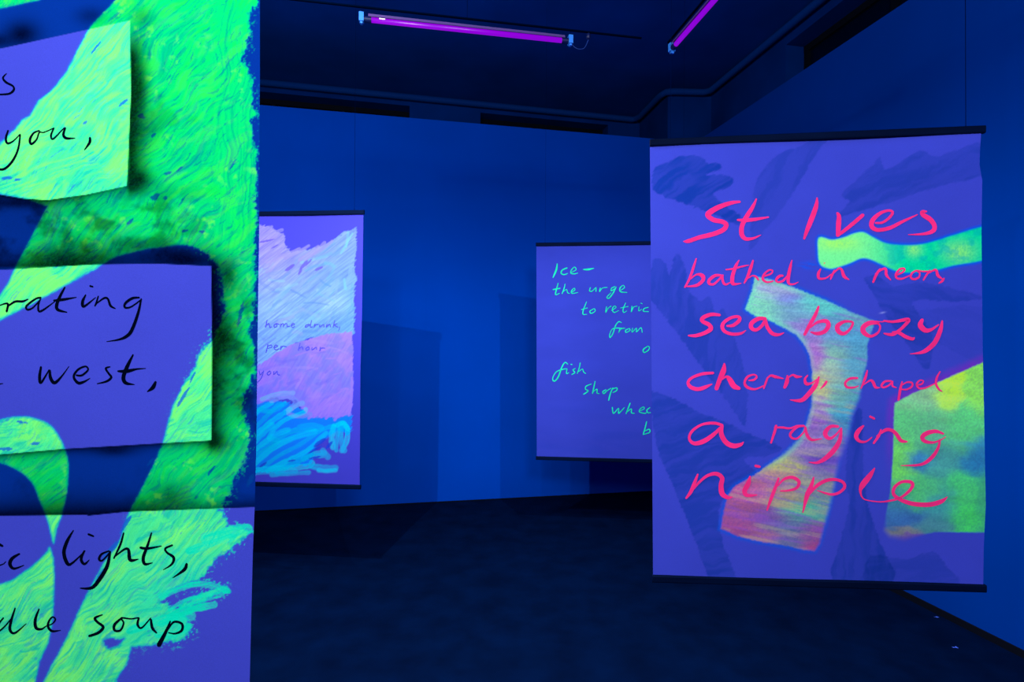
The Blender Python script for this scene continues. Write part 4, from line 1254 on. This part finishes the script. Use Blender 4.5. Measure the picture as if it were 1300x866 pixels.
def make_pale():
    base = P(345, 616, 3.98)
    r = empty('painted_banner', (base.x, base.y, base.z))
    tag(r, 'pale blue and violet banner with small handwriting, half hidden behind the near green one', 'banner', 'painted cloth banners hung between black battens')
    XL = 240
    yt = lambda x: 271.5 + (x - 330) * (-2.0 / 132)
    yb = lambda x: 614.5 + (x - 330) * (4.0 / 128)
    el = interp([(260, XL), (620, XL)])
    er = interp([(260, 461.5), (330, 460.5), (400, 459.5), (470, 457.5), (560, 457), (620, 456.5)])
    dP.warp = rows_warp((330, yt(330)), (462, yt(462)), (330, yb(330)), (458, yb(458)), 271, 615)
    n1 = (314 - XL) / (461 - XL)
    xs = np.concatenate([np.linspace(0, n1, 20)[:-1], np.linspace(n1, 1, 165)])
    ys = np.linspace(271, 615, 390)
    sheet('sheet', xs, ys, el, er, dP, paint_pale, r)
    battens(r, dP, (XL, yt(XL)), (462.5, yt(462)), (XL, yb(XL)), (458, yb(458)), 0.031, 0.031)
    wires(r, dP, [(XL + 12, yt(XL) - 3), (450, yt(450) - 3)], ZC, 0.0010)
    o, s = (320, 390), 8.66
    lettering([
        [(165, 140, 8), (150, 220, 8)], [(155, 200, 6), (185, 180, 8), (195, 220, 8), (215, 215, 5)], [(265, 180, 7), (240, 200, 8), (250, 220, 8), (275, 205, 7), (268, 180, 7), (300, 190, 6)],
        [(318, 182, 7), (310, 216, 7)], [(312, 202, 5), (336, 180, 7), (346, 188, 7), (344, 216, 7)], [(345, 203, 5), (372, 180, 7), (384, 188, 7), (388, 210, 7), (418, 210, 5)], [(430, 200, 6), (465, 190, 7), (450, 175, 7), (430, 200, 7), (445, 222, 7), (470, 212, 5)],
        [(625, 185, 7), (590, 200, 8), (590, 220, 8), (640, 190, 7)], [(655, 145, 6), (640, 215, 8), (665, 215, 6)], [(690, 185, 7), (680, 218, 7), (700, 190, 7), (730, 190, 6)],
        [(745, 190, 7), (745, 215, 7), (785, 190, 6), (790, 218, 7)], [(825, 185, 7), (815, 220, 7), (850, 185, 7), (865, 220, 7)], [(910, 145, 7), (890, 220, 8)], [(935, 180, 6), (905, 195, 7), (945, 220, 7)], [(965, 215, 7), (950, 262, 5)]],
        *o, s, dP, M_INDIGO, r, 'small indigo handwriting reading home drunk', grow=1.25, lift=.002)
    lettering([
        [(175, 410, 8), (155, 495, 8)], [(170, 430, 6), (210, 415, 7), (215, 440, 7), (175, 450, 6)], [(240, 445, 6), (280, 430, 7), (262, 415, 7), (240, 440, 7), (260, 468, 7), (300, 455, 5)], [(320, 425, 7), (312, 465, 7), (335, 430, 7), (380, 435, 6)],
        [(528, 395, 7), (508, 475, 7)], [(515, 455, 6), (550, 435, 7), (560, 470, 7)], [(615, 435, 7), (590, 455, 7), (600, 472, 7), (630, 455, 7), (618, 435, 7)], [(660, 440, 6), (660, 468, 7), (705, 440, 6), (710, 465, 7)], [(750, 440, 7), (745, 480, 6), (760, 450, 6), (800, 450, 6)]],
        *o, s, dP, M_INDIGO, r, 'small indigo handwriting reading per hour', grow=1.25, lift=.002)
    lettering([
        [(80, 705, 8), (90, 740, 8), (120, 710, 6)], [(128, 700, 7), (100, 780, 8), (60, 825, 6)], [(195, 700, 7), (165, 725, 8), (180, 745, 8), (205, 725, 7), (195, 700, 7)], [(240, 705, 7), (240, 738, 7), (275, 705, 6), (280, 735, 7), (305, 745, 6)]],
        *o, s, dP, M_INDIGO, r, 'small indigo handwriting reading you', grow=1.25, lift=.002)


# ---- 4. the plain banner with green handwriting (far, middle)
dI = Depth(681, 5.00, 825, 4.893, 0.003, 40, 0.2)


def paint_ice(X, Y):
    c = Canvas(X, Y, lin(46, 58, 168))
    c.C *= (0.93 + 0.14 * fbm(X / 50, Y / 16, 61))[..., None]
    c.mul((0.55, 0.85, 0.9), smooth(.45, .7, aniso(X, Y, -6, 70, 12, 66)) * .35 * smooth(480, 560, Y))
    return c.C


def make_ice():
    base = P(778, 584, 4.93)
    r = empty('painted_banner', (base.x, base.y, base.z))
    tag(r, 'plain blue banner with thin green handwriting, farthest back, partly behind the pink one', 'banner', 'painted cloth banners hung between black battens')
    XR = 879
    yt = lambda x: 310.5 + (x - 681) * (-2.0 / 145)
    yb = lambda x: 581.5 + (x - 681) * (4.0 / 145)
    el = interp([(300, 681), (600, 681.5)])
    er = interp([(300, XR), (600, XR)])
    dI.warp = rows_warp((681, yt(681)), (825, yt(825)), (681, yb(681)), (825, yb(825)), 310, 583)
    sheet('sheet', np.linspace(0, 1, 80), np.linspace(310, 583, 110), el, er, dI, paint_ice, r)
    battens(r, dI, (680.3, yt(680)), (XR + 1, yt(XR)), (680.3, yb(680)), (XR + 1, yb(XR)), 0.031, 0.031)
    wires(r, dI, [(692, yt(692) - 2), (XR - 12, yt(XR) - 2)], ZC, 0.0008)
    s = 6.186
    kw = dict(grow=1.0, lift=.002)
    lettering([
        [(108, 92, 6), (100, 140, 14), (75, 200, 8)], [(185, 125, 8), (150, 140, 10), (138, 165, 10), (160, 178, 8), (190, 168, 5)], [(220, 160, 5), (255, 140, 6), (245, 118, 6), (220, 140, 8), (215, 165, 8), (240, 172, 7), (270, 165, 4)], [(312, 137, 6), (350, 137, 14), (395, 128, 6)]],
        690, 320, s, dI, M_GREENINK, r, 'neon green handwriting reading Ice and a dash', **kw)
    lettering([
        [(115, 245, 6), (100, 300, 10), (95, 335, 8), (125, 325, 5)], [(75, 295, 8), (130, 285, 8)], [(170, 250, 5), (160, 290, 7), (145, 328, 6)], [(150, 315, 5), (180, 295, 6), (190, 320, 7), (205, 325, 4)], [(215, 318, 5), (245, 300, 6), (240, 285, 6), (220, 305, 7), (225, 325, 7), (270, 318, 4)],
        [(368, 280, 7), (362, 305, 8), (380, 308, 6), (410, 280, 6)], [(412, 280, 7), (412, 310, 7)], [(445, 282, 6), (440, 312, 6), (460, 285, 6), (500, 278, 5)], [(560, 272, 7), (535, 285, 7), (532, 305, 7), (560, 290, 7)], [(570, 275, 7), (545, 325, 9), (515, 362, 9), (498, 355, 7), (530, 320, 5)], [(600, 305, 5), (635, 280, 6), (625, 262, 6), (600, 285, 8), (605, 312, 8), (655, 318, 5)]],
        690, 320, s, dI, M_GREENINK, r, 'neon green handwriting reading the urge', **kw)
    lettering([
        [(338, 392, 5), (315, 450, 8), (310, 488, 8), (340, 490, 5)], [(298, 452, 6), (345, 440, 5)], [(395, 445, 6), (365, 465, 8), (375, 482, 8), (405, 465, 6), (400, 445, 6)],
        [(495, 430, 6), (488, 475, 7), (505, 445, 6), (530, 425, 6)], [(535, 460, 5), (570, 435, 6), (555, 425, 6), (540, 450, 7), (555, 475, 7), (590, 460, 4)], [(645, 400, 5), (625, 450, 8), (630, 475, 7), (655, 462, 4)], [(605, 440, 5), (665, 428, 5)],
        [(695, 425, 6), (690, 470, 7), (705, 435, 6), (735, 425, 6)], [(750, 430, 6), (748, 462, 7), (770, 450, 4)], [(765, 402, 6), (775, 406, 5)], [(822, 435, 6), (790, 445, 7), (785, 465, 7), (825, 468, 5)]],
        690, 320, s, dI, M_GREENINK, r, 'neon green handwriting reading to retri, running on behind the near banner', **kw)
    lettering([
        [(612, 555, 6), (590, 548, 7), (565, 580, 8), (545, 640, 8), (522, 672, 8), (522, 640, 6), (550, 600, 6), (630, 600, 7)], [(600, 600, 6), (590, 635, 6), (605, 608, 6), (640, 598, 5)], [(675, 600, 6), (645, 615, 7), (650, 632, 7), (680, 615, 6), (672, 600, 6)], [(700, 598, 6), (695, 630, 6), (730, 598, 6), (730, 628, 6), (765, 595, 6), (775, 632, 6)]],
        690, 320, s, dI, M_GREENINK, r, 'neon green handwriting reading from', **kw)
    lettering([[(820, 740, 7), (785, 765, 9), (790, 790, 8), (825, 770, 7), (830, 745, 6), (815, 740, 6)]],
              690, 320, s, dI, M_GREENINK, r, 'neon green handwriting, the letter o', **kw)
    lettering([
        [(190, 140, 6), (170, 125, 8), (145, 160, 9), (115, 240, 10), (85, 272, 9), (72, 250, 7), (100, 200, 7), (150, 180, 7), (180, 175, 6)], [(185, 175, 7), (180, 212, 7), (200, 205, 4)], [(215, 140, 7), (225, 142, 6)], [(250, 172, 6), (232, 185, 8), (245, 205, 8), (222, 220, 6)], [(288, 128, 6), (280, 170, 7), (265, 212, 6)], [(272, 200, 5), (305, 178, 6), (315, 200, 7), (332, 212, 5)]],
        690, 440, s, dI, M_GREENINK, r, 'neon green handwriting reading fish', **kw)
    lettering([
        [(375, 295, 6), (335, 312, 8), (330, 335, 8), (350, 350, 9), (315, 375, 7)], [(405, 275, 7), (395, 320, 9), (385, 368, 8)], [(390, 355, 5), (420, 335, 7), (420, 365, 8), (438, 370, 5)], [(490, 340, 7), (465, 355, 8), (475, 370, 8), (495, 350, 7), (530, 328, 6)], [(545, 325, 7), (525, 370, 9), (512, 422, 9)], [(540, 335, 6), (575, 325, 8), (575, 345, 8), (545, 362, 6)]],
        690, 440, s, dI, M_GREENINK, r, 'neon green handwriting reading shop', **kw)
    lettering([
        [(540, 478, 8), (550, 525, 9), (590, 485, 6), (590, 525, 9), (635, 480, 6)], [(680, 445, 8), (665, 485, 9), (648, 528, 8)], [(655, 515, 6), (690, 490, 7), (690, 520, 8), (715, 525, 5)], [(760, 505, 5), (790, 490, 6), (785, 475, 6), (760, 490, 8), (755, 515, 8), (800, 525, 6), (815, 505, 5)], [(835, 480, 7), (812, 500, 8), (820, 520, 8), (840, 520, 6)]],
        690, 440, s, dI, M_GREENINK, r, 'neon green handwriting reading whee, running on behind the near banner', **kw)
    lettering([[(810, 590, 7), (795, 650, 9), (783, 692, 8)], [(795, 665, 5), (830, 650, 8), (832, 675, 8), (790, 690, 6)]],
              690, 440, s, dI, M_GREENINK, r, 'neon green handwriting, the letter b', **kw)


make_right()
make_front()
make_pale()
make_ice()

# ------------------------------------------------------------------ scraps on the floor
for i, (px, py, sz, lab) in enumerate([
    (1212.5, 822.5, 0.011, 'tiny pale paper scrap on the floor near the lower right corner'),
    (1189, 784, 0.009, 'tiny dim paper scrap on the floor close to the right wall skirting'),
]):
    p = G(px, py, 0)
    V = []
    for j in range(7):
        a = j * 2 * math.pi / 7 + 0.3 * i
        rr = sz * (0.7 + 0.45 * math.sin(j * 2.3 + i))
        V.append((p.x + rr * math.cos(a) * 1.5, p.y + rr * math.sin(a), 0.0005 + 0.002 * abs(math.sin(j * 1.7))))
    V2 = [(v[0], v[1], v[2] + 0.0012) for v in V]
    F = [tuple(range(7))[::-1], tuple(range(7, 14))] + [(j, (j + 1) % 7, 7 + (j + 1) % 7, 7 + j) for j in range(7)]
    tag(mesh('paper_scrap', V + V2, F, M_SCRAP), lab, 'scrap', 'paper scraps on the dark floor')
